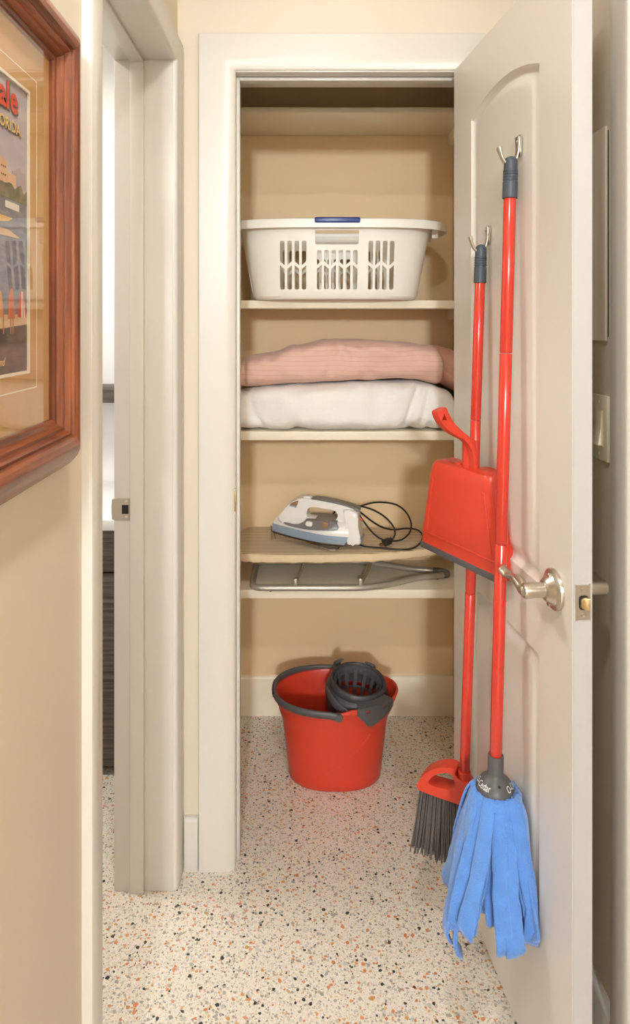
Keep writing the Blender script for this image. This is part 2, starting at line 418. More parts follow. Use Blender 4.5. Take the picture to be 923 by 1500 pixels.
# bathroom doorway in the left wall
prof_left = [(0, 0), (0, 0.004), (0.002, 0.010), (0.006, 0.0135), (0.014, 0.0155), (0.03, 0.0165), (0.058, 0.0165), (0.0615, 0.0145), (0.063, 0.010), (0.063, 0)]
t2 = thing('trim_2', (XL, 1.365, 0), 'white casing and jamb of the bathroom doorway beside the picture', 'door trim', kind='structure')
finish('casing', casing(1.053, 1.6765, 2.0405, 0.063, prof_left, lambda a, z, p: Vector((XL+p, a, z))), 'trim', t2)
fl = lambda bm, a0, a1, d0, d1, z0, z1: box(bm, d0, d1, a0, a1, z0, z1, 0.0015)
finish('jamb', jamb(bmesh.new(), 1.055, 1.675, 2.04, XLB-0.002, XL+0.002, 0.0175, fl), 'trim', t2)
finish('stop', jamb(bmesh.new(), 1.063, 1.667, 2.032, -0.4215, -0.388, 0.0085, fl), 'trim', t2)
# strike plate with lip, on the far jamb face
sp_z = CAMZ-(746-470)*1.675/1000
bm = bmesh.new()
prism(bm, smooth_poly([(-0.020, -0.026), (0.017, -0.027), (0.019, -0.025), (0.019, 0.025), (0.017, 0.027), (-0.020, 0.026), (-0.024, 0.018), (-0.025, 0), (-0.024, -0.018)], 3), 0, 0.002, lambda a, b, h: Vector((-0.443+a, 1.675-h, sp_z+b)))
cut = B(-0.4425, -0.426, 1.66, 1.69, sp_z-0.011, sp_z+0.011)
spl = finish('strike_plate', boolean(bm, cut), 'steel', t2, smooth=False); spl['label'] = 'brushed steel strike plate'
finish('mortise', B(-0.4425, -0.426, 1.6742, 1.6752, sp_z-0.011, sp_z+0.011), 'dark', t2)
for dz in (-0.019, 0.019):
    finish('screw', lathe(bmesh.new(), [(0.0035, 0), (0.0035, 0.0006), (0.002, 0.0012), (0.0003, 0.0012)], 12, Matrix.Translation((-0.432, 1.673, sp_z+dz)) @ Matrix.Rotation(PI/2, 4, 'X')), 'nickel', t2)
# doorway in the right wall with its closed door
t3 = thing('trim_3', (XR, 0.83, 0), 'cream casing at the right edge beside the light switch', 'door trim', kind='structure')
finish('casing', casing(0.500, 1.168, 2.0405, 0.065, prof_left[:6]+[(0.06, 0.0165), (0.064, 0.0145), (0.065, 0.010), (0.065, 0)], lambda a, z, p: Vector((XR-p, a, z))), 'trim', t3)
fr_ = lambda bm, a0, a1, d0, d1, z0, z1: box(bm, d0, d1, a0, a1, z0, z1, 0.0015)
finish('jamb', jamb(bmesh.new(), 0.499, 1.167, 2.04, XR-0.002, XR+0.13, 0.0175, fr_), 'trim', t3)
d2 = thing('door_2', (XR+0.06, 0.83, 0), 'closed white door in the right wall at the frame edge', 'door', kind='structure')
finish('slab', B(XR+0.05, XR+0.085, 0.502, 1.164, 0.01, 2.035, 0.002), 'door', d2)
# bathroom shell
struct('wall_bathroom_back', B(-2.2, -0.40, 2.60, 2.66, 0, CH), 'bathwall', 'bright white back wall of the bathroom', 'wall')
struct('wall_bathroom_left', B(-2.06, -2.0, 0.5, 2.60, 0, CH), 'bathwall', 'white side wall of the bathroom', 'wall')
struct('wall_bathroom_front', B(-2.0, XLB, 0.5, 0.56, 0, CH), 'bathwall', 'white front wall of the bathroom', 'wall')
struct('wall_bathroom_right', B(-0.40, -0.345, YC, 2.60, 0, CH), 'bathwall', 'white wall between bathroom and closet', 'wall')

# ------------------------------------------------------------------ closet door, open towards the camera
HX, HY = 0.385, 1.733
DT = math.atan2(-0.9948, 0.1015)
def D(s, e, z):
    """a point s along the open door from its hinge, e out from its left face"""
    return Vector((HX+0.1015*s-0.9948*e, HY-0.9948*s-0.1015*e, z))
DW, DTH, DZ0, DZ1 = 0.607, 0.035, 0.012, 2.034
door = thing('door_1', (HX, HY, 0), 'open white arched two-panel closet door with lever handle', 'door', kind='structure', rotz=DT)
def outline_rect(s0, s1, z0, z1, rise, n=22):
    pts = [(s0, z0), (s1, z0)]
    if rise <= 0:
        return [(s0, z0)]+[(s0+(s1-s0)*k/8, z0) for k in range(1, 8)]+[(s1, z0)]+[(s1, z0+(z1-z0)*k/8) for k in range(1, 8)]+[(s1, z1)]+[(s1-(s1-s0)*k/8, z1) for k in range(1, 8)]+[(s0, z1)]+[(s0, z1-(z1-z0)*k/8) for k in range(1, 8)]
    h = (s1-s0)/2; R = (h*h+rise*rise)/(2*rise); c = (s0+s1)/2
    pts = [(s0, z0)]+[(s0+(s1-s0)*k/8, z0) for k in range(1, 8)]+[(s1, z0)]+[(s1, z0+(z1-z0)*k/8) for k in range(1, 8)]
    for k in range(n+1):
        x = s1-(s1-s0)*k/n
        pts.append((x, z1+rise-R+math.sqrt(max(0, R*R-(x-c)**2))))
    pts += [(s0, z1-(z1-z0)*k/8) for k in range(1, 8)]
    return pts
def panel_face(bm, y_face, sgn, panels, x0, x1, z0, z1):
    """face with moulded panels; returns nothing. sgn: direction of 'into the slab'"""
    outer = [bm.verts.new((a, y_face, b)) for a, b in ((x0, z0), (x1, z0), (x1, z1), (x0, z1))]
    edges = [bm.edges.new((outer[i], outer[(i+1) % 4])) for i in range(4)]
    rings_all = []
    for (s0, s1, pz0, pz1, rise) in panels:
        prof = [(0, 0), (0.002, 0.0035), (0.006, 0.0075), (0.012, 0.0095), (0.017, 0.0095), (0.021, 0.0075), (0.034, 0.0035), (0.042, 0.003)]
        rr = []
        for off, d in prof:
            o = outline_rect(s0+off, s1-off, pz0+off, pz1-off*(0.85 if rise else 1), rise*(1-off*1.2) if rise else 0)
            rr.append([bm.verts.new((a, y_face+sgn*d, b)) for a, b in o])
        n = len(rr[0])
        edges += [bm.edges.new((rr[0][i], rr[0][(i+1) % n])) for i in range(n)]
        rings_all.append(rr)
    bmesh.ops.triangle_fill(bm, use_beauty=True, use_dissolve=False, edges=edges, normal=(0, -sgn, 0))
    for rr in rings_all:
        n = len(rr[0])
        for a, b in zip(rr, rr[1:]):
            for j in range(n): bm.faces.new((a[j], a[(j+1) % n], b[(j+1) % n], b[j]))
        bm.faces.new(rr[-1])
    return outer
PANELS = [(0.125, 0.485, 0.918, 1.872, 0.034), (0.125, 0.485, 0.25, 0.787, 0)]
bm = bmesh.new()
oa = panel_face(bm, 0.0, 1, PANELS, 0.001, DW-0.001, DZ0, DZ1)
ob = panel_face(bm, DTH, -1, PANELS, 0.001, DW-0.001, DZ0, DZ1)
for i in range(4): bm.faces.new((oa[i], oa[(i+1) % 4], ob[(i+1) % 4], ob[i]))
finish('slab', bm, 'door', door, world=False, angle=28)
finish('edge_strip', B(DW-0.0012, DW+0.0006, 0.0008, DTH-0.0008, DZ0, DZ1), 'dooredge', door, world=False)['label'] = 'pale grey painted door edge'
# latch plate on the free edge
LZ = 0.934
bm = bmesh.new()
prism(bm, smooth_poly([(-0.0127, -0.026), (-0.0105, -0.0285), (0.0105, -0.0285), (0.0127, -0.026), (0.0127, 0.026), (0.0105, 0.0285), (-0.0105, 0.0285), (-0.0127, 0.026)], 2), 0, 0.0016, lambda a, b, h: Vector((DW+0.0006+h, 0.0175+a, LZ+b)))
lp = finish('latch_plate', bm, 'steel', door, world=False); lp['label'] = 'steel latch plate'
bm = bmesh.new(); prism(bm, smooth_poly([(-0.008, -0.008), (-0.004, -0.0115), (0.004, -0.0115), (0.008, -0.008), (0.008, 0.008), (0.004, 0.0115), (-0.004, 0.0115), (-0.008, 0.008)], 2), 0, 0.0006, lambda a, b, h: Vector((DW+0.0022+h, 0.0185+a, LZ+b)))
finish('bolt_opening', bm, 'dark', lp, world=False)
bm = bmesh.new(); prism(bm, [(-0.0065, -0.0065), (-0.0005, -0.010), (0.0065, -0.0098), (0.0065, 0.0098), (-0.0005, 0.010), (-0.0065, 0.0065)], 0, 0.010, lambda a, b, h: Vector((DW+0.0026+h*(0.35+0.65*(a+0.0065)/0.013), 0.0185+a, LZ+b)), 0.0008)
finish('latch_bolt', bm, 'brass', lp, world=False)
for dz in (-0.021, 0.021):
    finish('screw', lathe(bmesh.new(), [(0.0038, 0), (0.0036, 0.0008), (0.0018, 0.001), (0.0016, 0.0002), (0.0002, 0.0002)], 14, Matrix.Translation((DW+0.0022, 0.0175, LZ+dz)) @ Matrix.Rotation(PI/2, 4, 'Y')), 'nickel', lp, world=False)
# lever sets on both faces
def lever(side, name):
    sg = -1 if side == 0 else 1          # local y direction away from the slab
    y0 = 0.0 if side == 0 else DTH
    S = 0.5457; Z = 0.932
    T = lambda x, e, z: Vector((S+x, y0+sg*e, Z+z))
    bm = bmesh.new()
    prof = [(0.0355, 0), (0.0355, 0.003), (0.0345, 0.0055), (0.031, 0.0075), (0.027, 0.0085), (0.024, 0.012), (0.0195, 0.018), (0.0165, 0.021), (0.0150, 0.0215), (0.002, 0.0215)]
    rings = [[T(r*math.cos(2*PI*k/40), h, r*math.sin(2*PI*k/40)) for k in range(40)] for r, h in prof]
    loft(bm, rings)
    rose = finish('rose', bm, 'nickel', door, world=False)
    for dz in (-0.024, 0.024):
        bm = bmesh.new(); loft(bm, [[T(r*math.cos(2*PI*k/14), h, dz+r*math.sin(2*PI*k/14)) for k in range(14)] for r, h in [(0.0048, 0.006), (0.0048, 0.0125), (0.004, 0.0135), (0.001, 0.0135)]])
        finish('screw', bm, 'chrome', rose, world=False)
    bm = bmesh.new()
    loft(bm, [[T(r*math.cos(2*PI*k/28), h, r*math.sin(2*PI*k/28)) for k in range(28)] for r, h in [(0.0135, 0.019), (0.0135, 0.022), (0.0130, 0.0222), (0.0132, 0.054), (0.0120, 0.0575), (0.008, 0.059), (0.001, 0.0592)]])
    finish('neck', bm, 'nickel', door, world=False)
    # wave shaped lever running back towards the hinge
    pts = cat_rom([T(0.004, 0.050, -0.001), T(-0.012, 0.051, -0.002), T(-0.025, 0.052, 0.002), T(-0.040, 0.053, 0.006), T(-0.055, 0.053, 0.004), T(-0.068, 0.052, -0.001), T(-0.080, 0.053, -0.001), T(-0.089, 0.057, 0.004), T(-0.093, 0.061, 0.009)], 5)
    n = len(pts); hw = []; ht = []
    for i in range(n):
        t = i/(n-1)
        hw.append(0.0115-0.0025*math.sin(t*PI)+0.001*t); ht.append(0.0085-0.0045*min(1, t*1.6))
    hw[0] *= 0.7; ht[0] *= 0.6; hw[-1] *= 0.75; ht[-1] *= 0.6
    # thin side faces up/down
    bm = bmesh.new(); strap(bm, pts, hw, ht, [Vector((0, 0, 1))]*n)
    finish('lever', bm, 'nickel', door, world=False, angle=60)
lever(0, 'a'); lever(1, 'b')
for z in (0.24, 1.05, 1.82):
    bm = bmesh.new(); lathe(bm, [(0.0005, -0.047), (0.005, -0.045), (0.0062, -0.044), (0.0062, 0.044), (0.005, 0.045), (0.0005, 0.047)], 14, Matrix.Translation((-0.006, DTH+0.006, z)))
    box(bm, -0.004, 0.0012, 0.012, DTH+0.006, z-0.044, z+0.044)
    finish('hinge', bm, 'nickel', door, world=False)

# ------------------------------------------------------------------ closet shelves
def shelf(ztop, th, label, y0=2.16):
    root = thing('closet_shelf', (0.13, 2.30, ztop-th), label, 'shelf', 'painted closet shelves')
    finish('board', B(-0.2695, 0.5345, y0, YB-0.0005, ztop-th, ztop, 0.0015), 'shelf', root)
    for x0, x1 in ((-0.2695, -0.2515), (0.5165, 0.5345)):
        finish('cleat', B(x0, x1, y0+0.02, YB-0.0005, ztop-th-0.035, ztop-th), 'shelf', root)
    return root
shelf(2.076, 0.017, 'topmost empty cream closet shelf under the door head')
shelf(1.465, 0.026, 'cream closet shelf carrying the white laundry basket')
shelf(1.050, 0.028, 'cream closet shelf carrying the folded pink and white bedding')
shelf(0.549, 0.027, 'lowest cream closet shelf carrying the small ironing board')

# ------------------------------------------------------------------ laundry basket
def laundry_basket():
    cx, cy, z0, H = 0.104, 2.212, 1.4655, 0.240
    root = thing('laundry_basket', (cx, cy, z0), 'white plastic laundry basket with navy handle grips', 'basket')
    NT = 120
    def ring(a, b, z, n=3.4): return [Vector((cx+sup(a, b, n, 2*PI*k/NT)[0], cy+sup(a, b, n, 2*PI*k/NT)[1], z)) for k in range(NT)]
    def wall(f): # 0..1 up the side
        return 0.262+0.040*f, 0.132+0.038*f
    rings = []
    rings.append(ring(0.235, 0.108, z0)); rings.append(ring(0.252, 0.124, z0+0.002)); rings.append(ring(0.260, 0.131, z0+0.010))
    for k in range(1, 9):
        a, b = wall(k/8); rings.append(ring(a, b, z0+0.010+(H-0.022)*k/8))
    for k in range(8, -1, -1):
        a, b = wall(k/8); rings.append(ring(a-0.0025, b-0.0025, z0+0.010+(H-0.022)*k/8))
    rings.append(ring(0.235, 0.108, z0+0.003))
    bm = bmesh.new(); loft(bm, rings)
    cutr = bmesh.new()
    yf = cy-0.15
    w = 0.0070
    def slot(x, za, zb, zc, d):
        """one slot broken by a slanting bar at zc; d = +1/-1 slope of the bar"""
        bar = 0.0055
        lo = [(x-w, za+0.004), (x-w*0.6, za+0.0005), (x+w*0.6, za+0.0005), (x+w, za+0.004), (x+w, zc-bar+d*w*0.9), (x-w, zc-bar-d*w*0.9)]
        hi = [(x-w, zc+bar-d*w*0.9), (x+w, zc+bar+d*w*0.9), (x+w, zb-0.004), (x+w*0.6, zb-0.0005), (x-w*0.6, zb-0.0005), (x-w, zb-0.004)]
        for poly in (lo, hi):
            prism(cutr, poly, cy-0.25, cy+0.25, lambda a, b, h: Vector((a, h, b)))
    zlo = CAMZ-(424-470)*2.068/1000; zc = CAMZ-(388-470)*2.06/1000; zhi = CAMZ-(352-470)*2.055/1000; zhm = CAMZ-(366-470)*2.055/1000
    for i, u in enumerate((413.5, 424.2, 434.9, 445.6)): slot((u-443)*2.062/1000, zlo, zhi, zc, 1 if i % 2 else -1)
    for i, u in enumerate((467.8, 478.3, 488.8, 499.4, 509.9, 520.4)): slot((u-443)*2.062/1000, zlo, zhm, zc, 1 if i % 2 == 0 else -1)
    for i, u in enumerate((543.0, 553.5, 564.0, 574.5)): slot((u-443)*2.062/1000, zlo, zhi, zc, 1 if i % 2 else -1)
    # hand hole below the grip, front and back
    prism(cutr, [(cx-0.066, 1.634), (cx-0.062, 1.630), (cx+0.062, 1.630), (cx+0.066, 1.634), (cx+0.066, 1.672), (cx-0.066, 1.672)], cy-0.25, cy-0.05, lambda a, b, h: Vector((a, h, b)))
    # side slots
    for k in range(-2, 3):
        y = cy+k*0.026
        prism(cutr, [(y-0.007, zlo), (y+0.007, zlo), (y+0.007, zhm), (y-0.007, zhm)], cx-0.4, cx+0.4, lambda a, b, h: Vector((h, a, b)))
    finish('body', boolean(bm, cutr), 'basket', root, angle=30)
    # rolled rim: outward flange with a hanging lip
    zt = z0+H
    prof = [(-0.003, -0.012), (-0.003, -0.002), (0.0, 0.0), (0.024, 0.0), (0.030, -0.002), (0.032, -0.006), (0.0335, -0.028), (0.0315, -0.028), (0.029, -0.009), (0.024, -0.004), (0.002, -0.004), (0.0, -0.012)]
    a1, b1 = wall(1)
    NR = 120
    def rimring(k):
        t = 2*PI*k/NR
        wide = 1.0+0.62*abs(math.cos(t))**10     # wider flange at the two ends
        out = []
        for w_, z in prof:
            ww = w_*wide if w_ > 0 else w_
            x, y = sup(a1+ww, b1+w_*0.6 if w_ > 0 else b1+w_, 3.4, t)
            out.append(Vector((cx+x, cy+y, zt+z)))
        return out
    bm = bmesh.new(); loft(bm, [rimring(k) for k in range(NR)], closed=True)
    finish('rim', bm, 'basket', root, angle=40)
    yrim = b1+0.0205
    for s in (-1,):
        y = cy+s*(b1+0.009)
        yb, yo = cy+s*(b1-0.004), cy+s*(b1+0.0235)
        g = finish('grip', B(cx-0.068, cx+0.068, min(yb, yo), max(yb, yo), zt-0.015, zt+0.0025, 0.005, 3), 'blue', root)
        g['label'] = 'navy blue handle grip'
        # little scoop wall behind the hand hole
    for s in (-1, 1):
        for k in (-1, 1):
            x = cx+s*(a1+0.012); y = cy+k*0.06
            finish('end_rib', B(min(x-0.010, x+0.010), x+0.010, y-0.002, y+0.002, zt-0.045, zt-0.003, 0.001), 'basket', root)
laundry_basket()

# ------------------------------------------------------------------ folded bedding
def soft_slab(x0, x1, prof, nx=110, nt_=56, n=3.2, endp=4.5, disp=None):
    """loft along X: prof(x) -> (y centre, half depth, z bottom, z top)"""
    bm = bmesh.new(); rings = []
    for i in range(nx+1):
        t = -1+2*i/nx
        t = math.copysign(1-(1-abs(t))**1.35, t) if abs(t) < 1 else t
        x = (x0+x1)/2+t*(x1-x0)/2
        sc = max(0.02, (1-abs(t)**endp)**(1/endp)) if abs(t) < 1 else 0.02
        yc, hd, zb, zt = prof(x)
        zc = (zb+zt)/2; hz = (zt-zb)/2
        ring = []
        for k in range(nt_):
            a, b = sup(hd*(0.86+0.14*sc), hz*sc, n, 2*PI*k/nt_)
            p = Vector((x, yc+a, zb+hz*(0.75*sc+0.25)+b if False else zc+b-(1-sc)*hz*0.35))
            if disp: p = disp(p, a/hd, b/hz if hz else 0)
            ring.append(p)
        rings.append(ring)
    loft(bm, rings)
    return bm
def interp(x, tab):
    for (a, va), (b, vb) in zip(tab, tab[1:]):
        if x <= b:
            t = min(1, max(0, (x-a)/(b-a))); t = t*t*(3-2*t)
            return va+(vb-va)*t
    return tab[-1][1]
def gauss(x, c, w): return math.exp(-((x-c)/w)**2)
# white comforter
def pw(x):
    zt = interp(x, [(-0.22, 1.190), (-0.10, 1.200), (0.0, 1.205), (0.25, 1.213), (0.36, 1.213), (0.48, 1.196)])
    return (2.275, 0.148+0.005*math.sin(x*9), 1.0505, zt-0.005)
def dw(p, a, b):
    f = max(0, -a)                       # only the front face creases strongly
    c = 0.022*gauss(p.x, 0.345+0.03*b, 0.012)+0.010*gauss(p.x, 0.385+0.02*b, 0.009)+0.012*gauss(p.x, -0.165+0.05*max(0, -b), 0.012)
    c += 0.005*gauss(p.x, 0.01+0.06*b, 0.02)
    nz = noise.noise(Vector((p.x*9, p.y*7, p.z*13)))*0.015+noise.noise(Vector((p.x*24, p.y*20, p.z*22)))*0.0055+noise.noise(Vector((p.x*60, p.y*50, p.z*60)))*0.0016
    nz += 0.0070*noise.noise(Vector((p.x*15-p.z*18, 7.0, p.z*9)))
    p.y += (c-nz-0.008*math.sin(p.x*13+1))*f
    bl = 0.014*gauss(p.x, 0.345, 0.014)+0.012*gauss(p.x, -0.02, 0.012)+0.010*gauss(p.x, 0.40, 0.010)+0.008*gauss(p.x, 0.0, 0.02)+0.006*gauss(p.x, -0.14, 0.02)
    p.z = max(1.0505, p.z+(bl*max(0, -b)*f)+nz*0.6*max(0, b))
    return p
o = tag(finish('folded_comforter', soft_slab(-0.222, 0.480, pw, disp=dw, n=3.7, endp=7), 'white_fleece', angle=180), 'folded fluffy white comforter lying under the pink quilt', 'comforter')
# pink quilt
def pp(x):
    zt = interp(x, [(-0.22, 1.280), (-0.12, 1.292), (-0.02, 1.318), (0.08, 1.340), (0.2, 1.338), (0.33, 1.330), (0.44, 1.318), (0.52, 1.29)])
    zb = interp(x, [(-0.22, 1.186), (0.0, 1.200), (0.2, 1.209), (0.3, 1.214), (0.36, 1.212), (0.45, 1.194), (0.5, 1.182)])
    return (2.275, 0.147, zb, zt)
def dp(p, a, b):
    f = max(0, -a)
    nz = noise.noise(Vector((p.x*6+3, p.y*7, p.z*16)))*0.014+noise.noise(Vector((p.x*20+5, p.y*14, p.z*30+p.x*12)))*0.0065+noise.noise(Vector((p.x*46, p.y*30, p.z*60)))*0.0022
    nz += 0.0060*noise.noise(Vector((p.x*17+p.z*26, 2.0, p.z*10+p.x*4)))+0.0035*noise.noise(Vector((p.x*34-p.z*40, 5.0, p.z*14)))
    cr = 0.010*gauss(p.x, 0.10+0.04*b, 0.010)+0.009*gauss(p.x, -0.182, 0.006)+0.009*gauss(p.x, 0.17-0.08*b, 0.008)+0.005*gauss(p.x, 0.27+0.1*b, 0.012)
    p.y += (cr-nz)*(0.3+0.7*f); p.z += nz*0.35
    p.y -= 0.004*math.sin((p.z-1.2)*120+p.x*3)*f*0.35
    return p
q = thing('folded_quilt', (0.13, 2.275, 1.2), 'folded pink pintucked quilt lying on the white comforter', 'quilt')
finish('folded_layers', soft_slab(-0.198, 0.440, pp, disp=dp, n=3.8, endp=12), 'pink', q, angle=180)
def pp2(x):
    zt = interp(x, [(0.34, 1.326), (0.44, 1.318), (0.49, 1.306), (0.53, 1.285)])
    zb = interp(x, [(0.34, 1.212), (0.42, 1.198), (0.53, 1.162)])
    return (2.295, 0.130, zb, zt)
def dp2(p, a, b):
    f = max(0, -a)
    nz = noise.noise(Vector((p.x*18+8, p.y*9, p.z*30)))*0.010+noise.noise(Vector((p.x*45, p.y*20, p.z*50)))*0.003
    p.y += (0.012*gauss(p.x, 0.462-0.1*b, 0.008)-nz)*f; p.z += nz*0.6
    return p
finish('fold_end', soft_slab(0.36, 0.526, pp2, nx=50, disp=dp2, n=2.6, endp=5), 'pinkhem', q, angle=180)
bx = thing('dark_box', (0.515, 2.25, 1.05), 'small black box with yellow top behind the right end of the comforter', 'box')
finish('carton', B(0.492, 0.533, 2.17, 2.30, 1.0505, 1.118, 0.002), 'dark', bx)
finish('lid', B(0.4915, 0.5335, 2.1695, 2.3005, 1.118, 1.146, 0.002), 'yellow', bx)

# ------------------------------------------------------------------ ironing board
SZ = 0.549
def ironing_board():
    root = thing('ironing_board', (0.13, 2.27, SZ), 'small folding ironing board with tan striped cover on lowest shelf', 'ironing board')
    zt = 0.672
    out = [(-0.215, 2.30), (-0.213, 2.20), (-0.200, 2.150), (-0.165, 2.130), (-0.05, 2.124), (0.10, 2.126), (0.22, 2.136), (0.33, 2.158), (0.42, 2.190), (0.49, 2.235), (0.518, 2.285), (0.49, 2.340), (0.42, 2.378), (0.30, 2.408), (0.15, 2.418), (-0.05, 2.420), (-0.165, 2.418), (-0.200, 2.405), (-0.213, 2.37)]
    o = smooth_poly(out, 7); n = len(o)
    cxm, cym = 0.13, 2.275
    def inset(d):
        res = []
        for i in range(n):
            p0, p1 = Vector(o[i-1]), Vector(o[(i+1) % n]); t = (p1-p0).normalized(); nn = Vector((-t.y, t.x))
            res.append(Vector(o[i])+nn*d)
        return res
    def ring(d, z, ruf=0):
        r = inset(d); return [Vector((p.x, p.y, z+(ruf*noise.noise(Vector((i*0.45, 0, 1))) if ruf else 0))) for i, p in enumerate(r)]
    bm = bmesh.new()
    loft(bm, [ring(0.016, zt), ring(0.008, zt-0.0005), ring(0.004, zt-0.002)], cap=False)
    bm.faces.new([v for v in bm.verts][:n])
    cov = finish('cover', bm, 'cover', root)
    # gathered hem: scalloped skirt wrapping under the board edge
    bm = bmesh.new(); rings = []
    R0 = inset(0.0)
    for d, dz, amp in ((0.004, -0.002, 0), (0.001, -0.005, 0), (-0.001, -0.011, 0.0003), (-0.0015, -0.016, 0.0010), (-0.001, -0.022, 0.0018), (0.004, -0.0275, 0.003), (0.014, -0.030, 0.003), (0.03, -0.028, 0.0015)):
        r = inset(d); ring_ = []
        for i, p in enumerate(r):
            sc = noise.noise(Vector((i*0.9, dz*30, 4)))*amp+amp*0.6*math.sin(i*1.9)
            ring_.append(Vector((p.x, p.y, zt+dz+sc)))
        rings.append(ring_)
    loft(bm, rings, cap=False)
    finish('gathered_hem', bm, 'coveredge', root, recalc=True)
    bm = bmesh.new(); prism(bm, [(p.x, p.y) for p in inset(0.012)], zt-0.026, zt-0.004, lambda a, b, h: Vector((a, b, h)))
    finish('deck', bm, 'greytube', root)
    zz = SZ+0.0100
    loop = cat_rom([(-0.160, 2.27, zz), (-0.160, 2.19, zz), (-0.150, 2.158, zz), (-0.118, 2.150, zz), (0.0, 2.150, zz), (0.12, 2.150, zz), (0.21, 2.156, zz), (0.29, 2.188, zz), (0.37, 2.232, zz), (0.44, 2.250, zz), (0.475, 2.262, zz), (0.482, 2.278, zz), (0.470, 2.292, zz), (0.44, 2.300, zz), (0.37, 2.315, zz), (0.29, 2.352, zz), (0.21, 2.382, zz), (0.12, 2.388, zz), (0.0, 2.388, zz), (-0.118, 2.388, zz), (-0.150, 2.380, zz), (-0.160, 2.35, zz)], 5, True)
    finish('leg_frame', tube(bmesh.new(), loop, 0.0098, 14, True), 'greytube', root, angle=60)
    for (xa, xb) in ((0.010, -0.022), (0.226, 0.184)):
        for (ya, yb) in ((2.18, 2.152), (2.36, 2.386)):
            bm = bmesh.new(); tube(bm, [(xa, ya, zt-0.026), ((xa+xb)/2, (ya+yb)/2, 0.60), (xb, yb, zz+0.010)], 0.0042, 8)
            s = finish('strut', bm, 'chrome', root)
            bm = B(xb-0.006, xb+0.006, yb-0.003, yb+0.003, zz+0.004, zz+0.028, 0.002)
            finish('bracket', bm, 'greytube', s, world=False) if False else None
            b2 = finish('bracket', bm, 'greytube', root)
    for x, y in ((-0.10, 2.150), (0.315, 2.204), (0.445, 2.252)):
        finish('foot', lathe(bmesh.new(), [(0.003, 0), (0.0035, 0.002), (0.0035, 0.008), (0.001, 0.009)], 10, Matrix.Translation((x, y-0.004, SZ))), 'charcoal', root)
    finish('end_cap', tube(bmesh.new(), loop[48:66], 0.0104, 14), 'irongrey', root, angle=60)
    # wire iron rest on the nose side
    z1 = zt+0.004
    P = lambda x, y, z: (x, y, z)
    w = [P(-0.102, 2.262, zt+0.0022), P(-0.102, 2.262, zt+0.042), P(-0.098, 2.258, zt+0.046), P(-0.02, 2.205, zt+0.026), P(0.075, 2.158, zt+0.008), P(0.105, 2.152, zt+0.006), P(0.116, 2.163, zt+0.010), P(0.120, 2.185, zt+0.022), P(0.115, 2.245, zt+0.012), P(0.02, 2.290, zt+0.020), P(-0.085, 2.275, zt+0.046), P(-0.098, 2.268, zt+0.042), P(-0.090, 2.275, zt+0.0022)]
    finish('iron_rest', tube(bmesh.new(), cat_rom(w, 6), 0.0021, 8), 'chrome', root)
ironing_board()

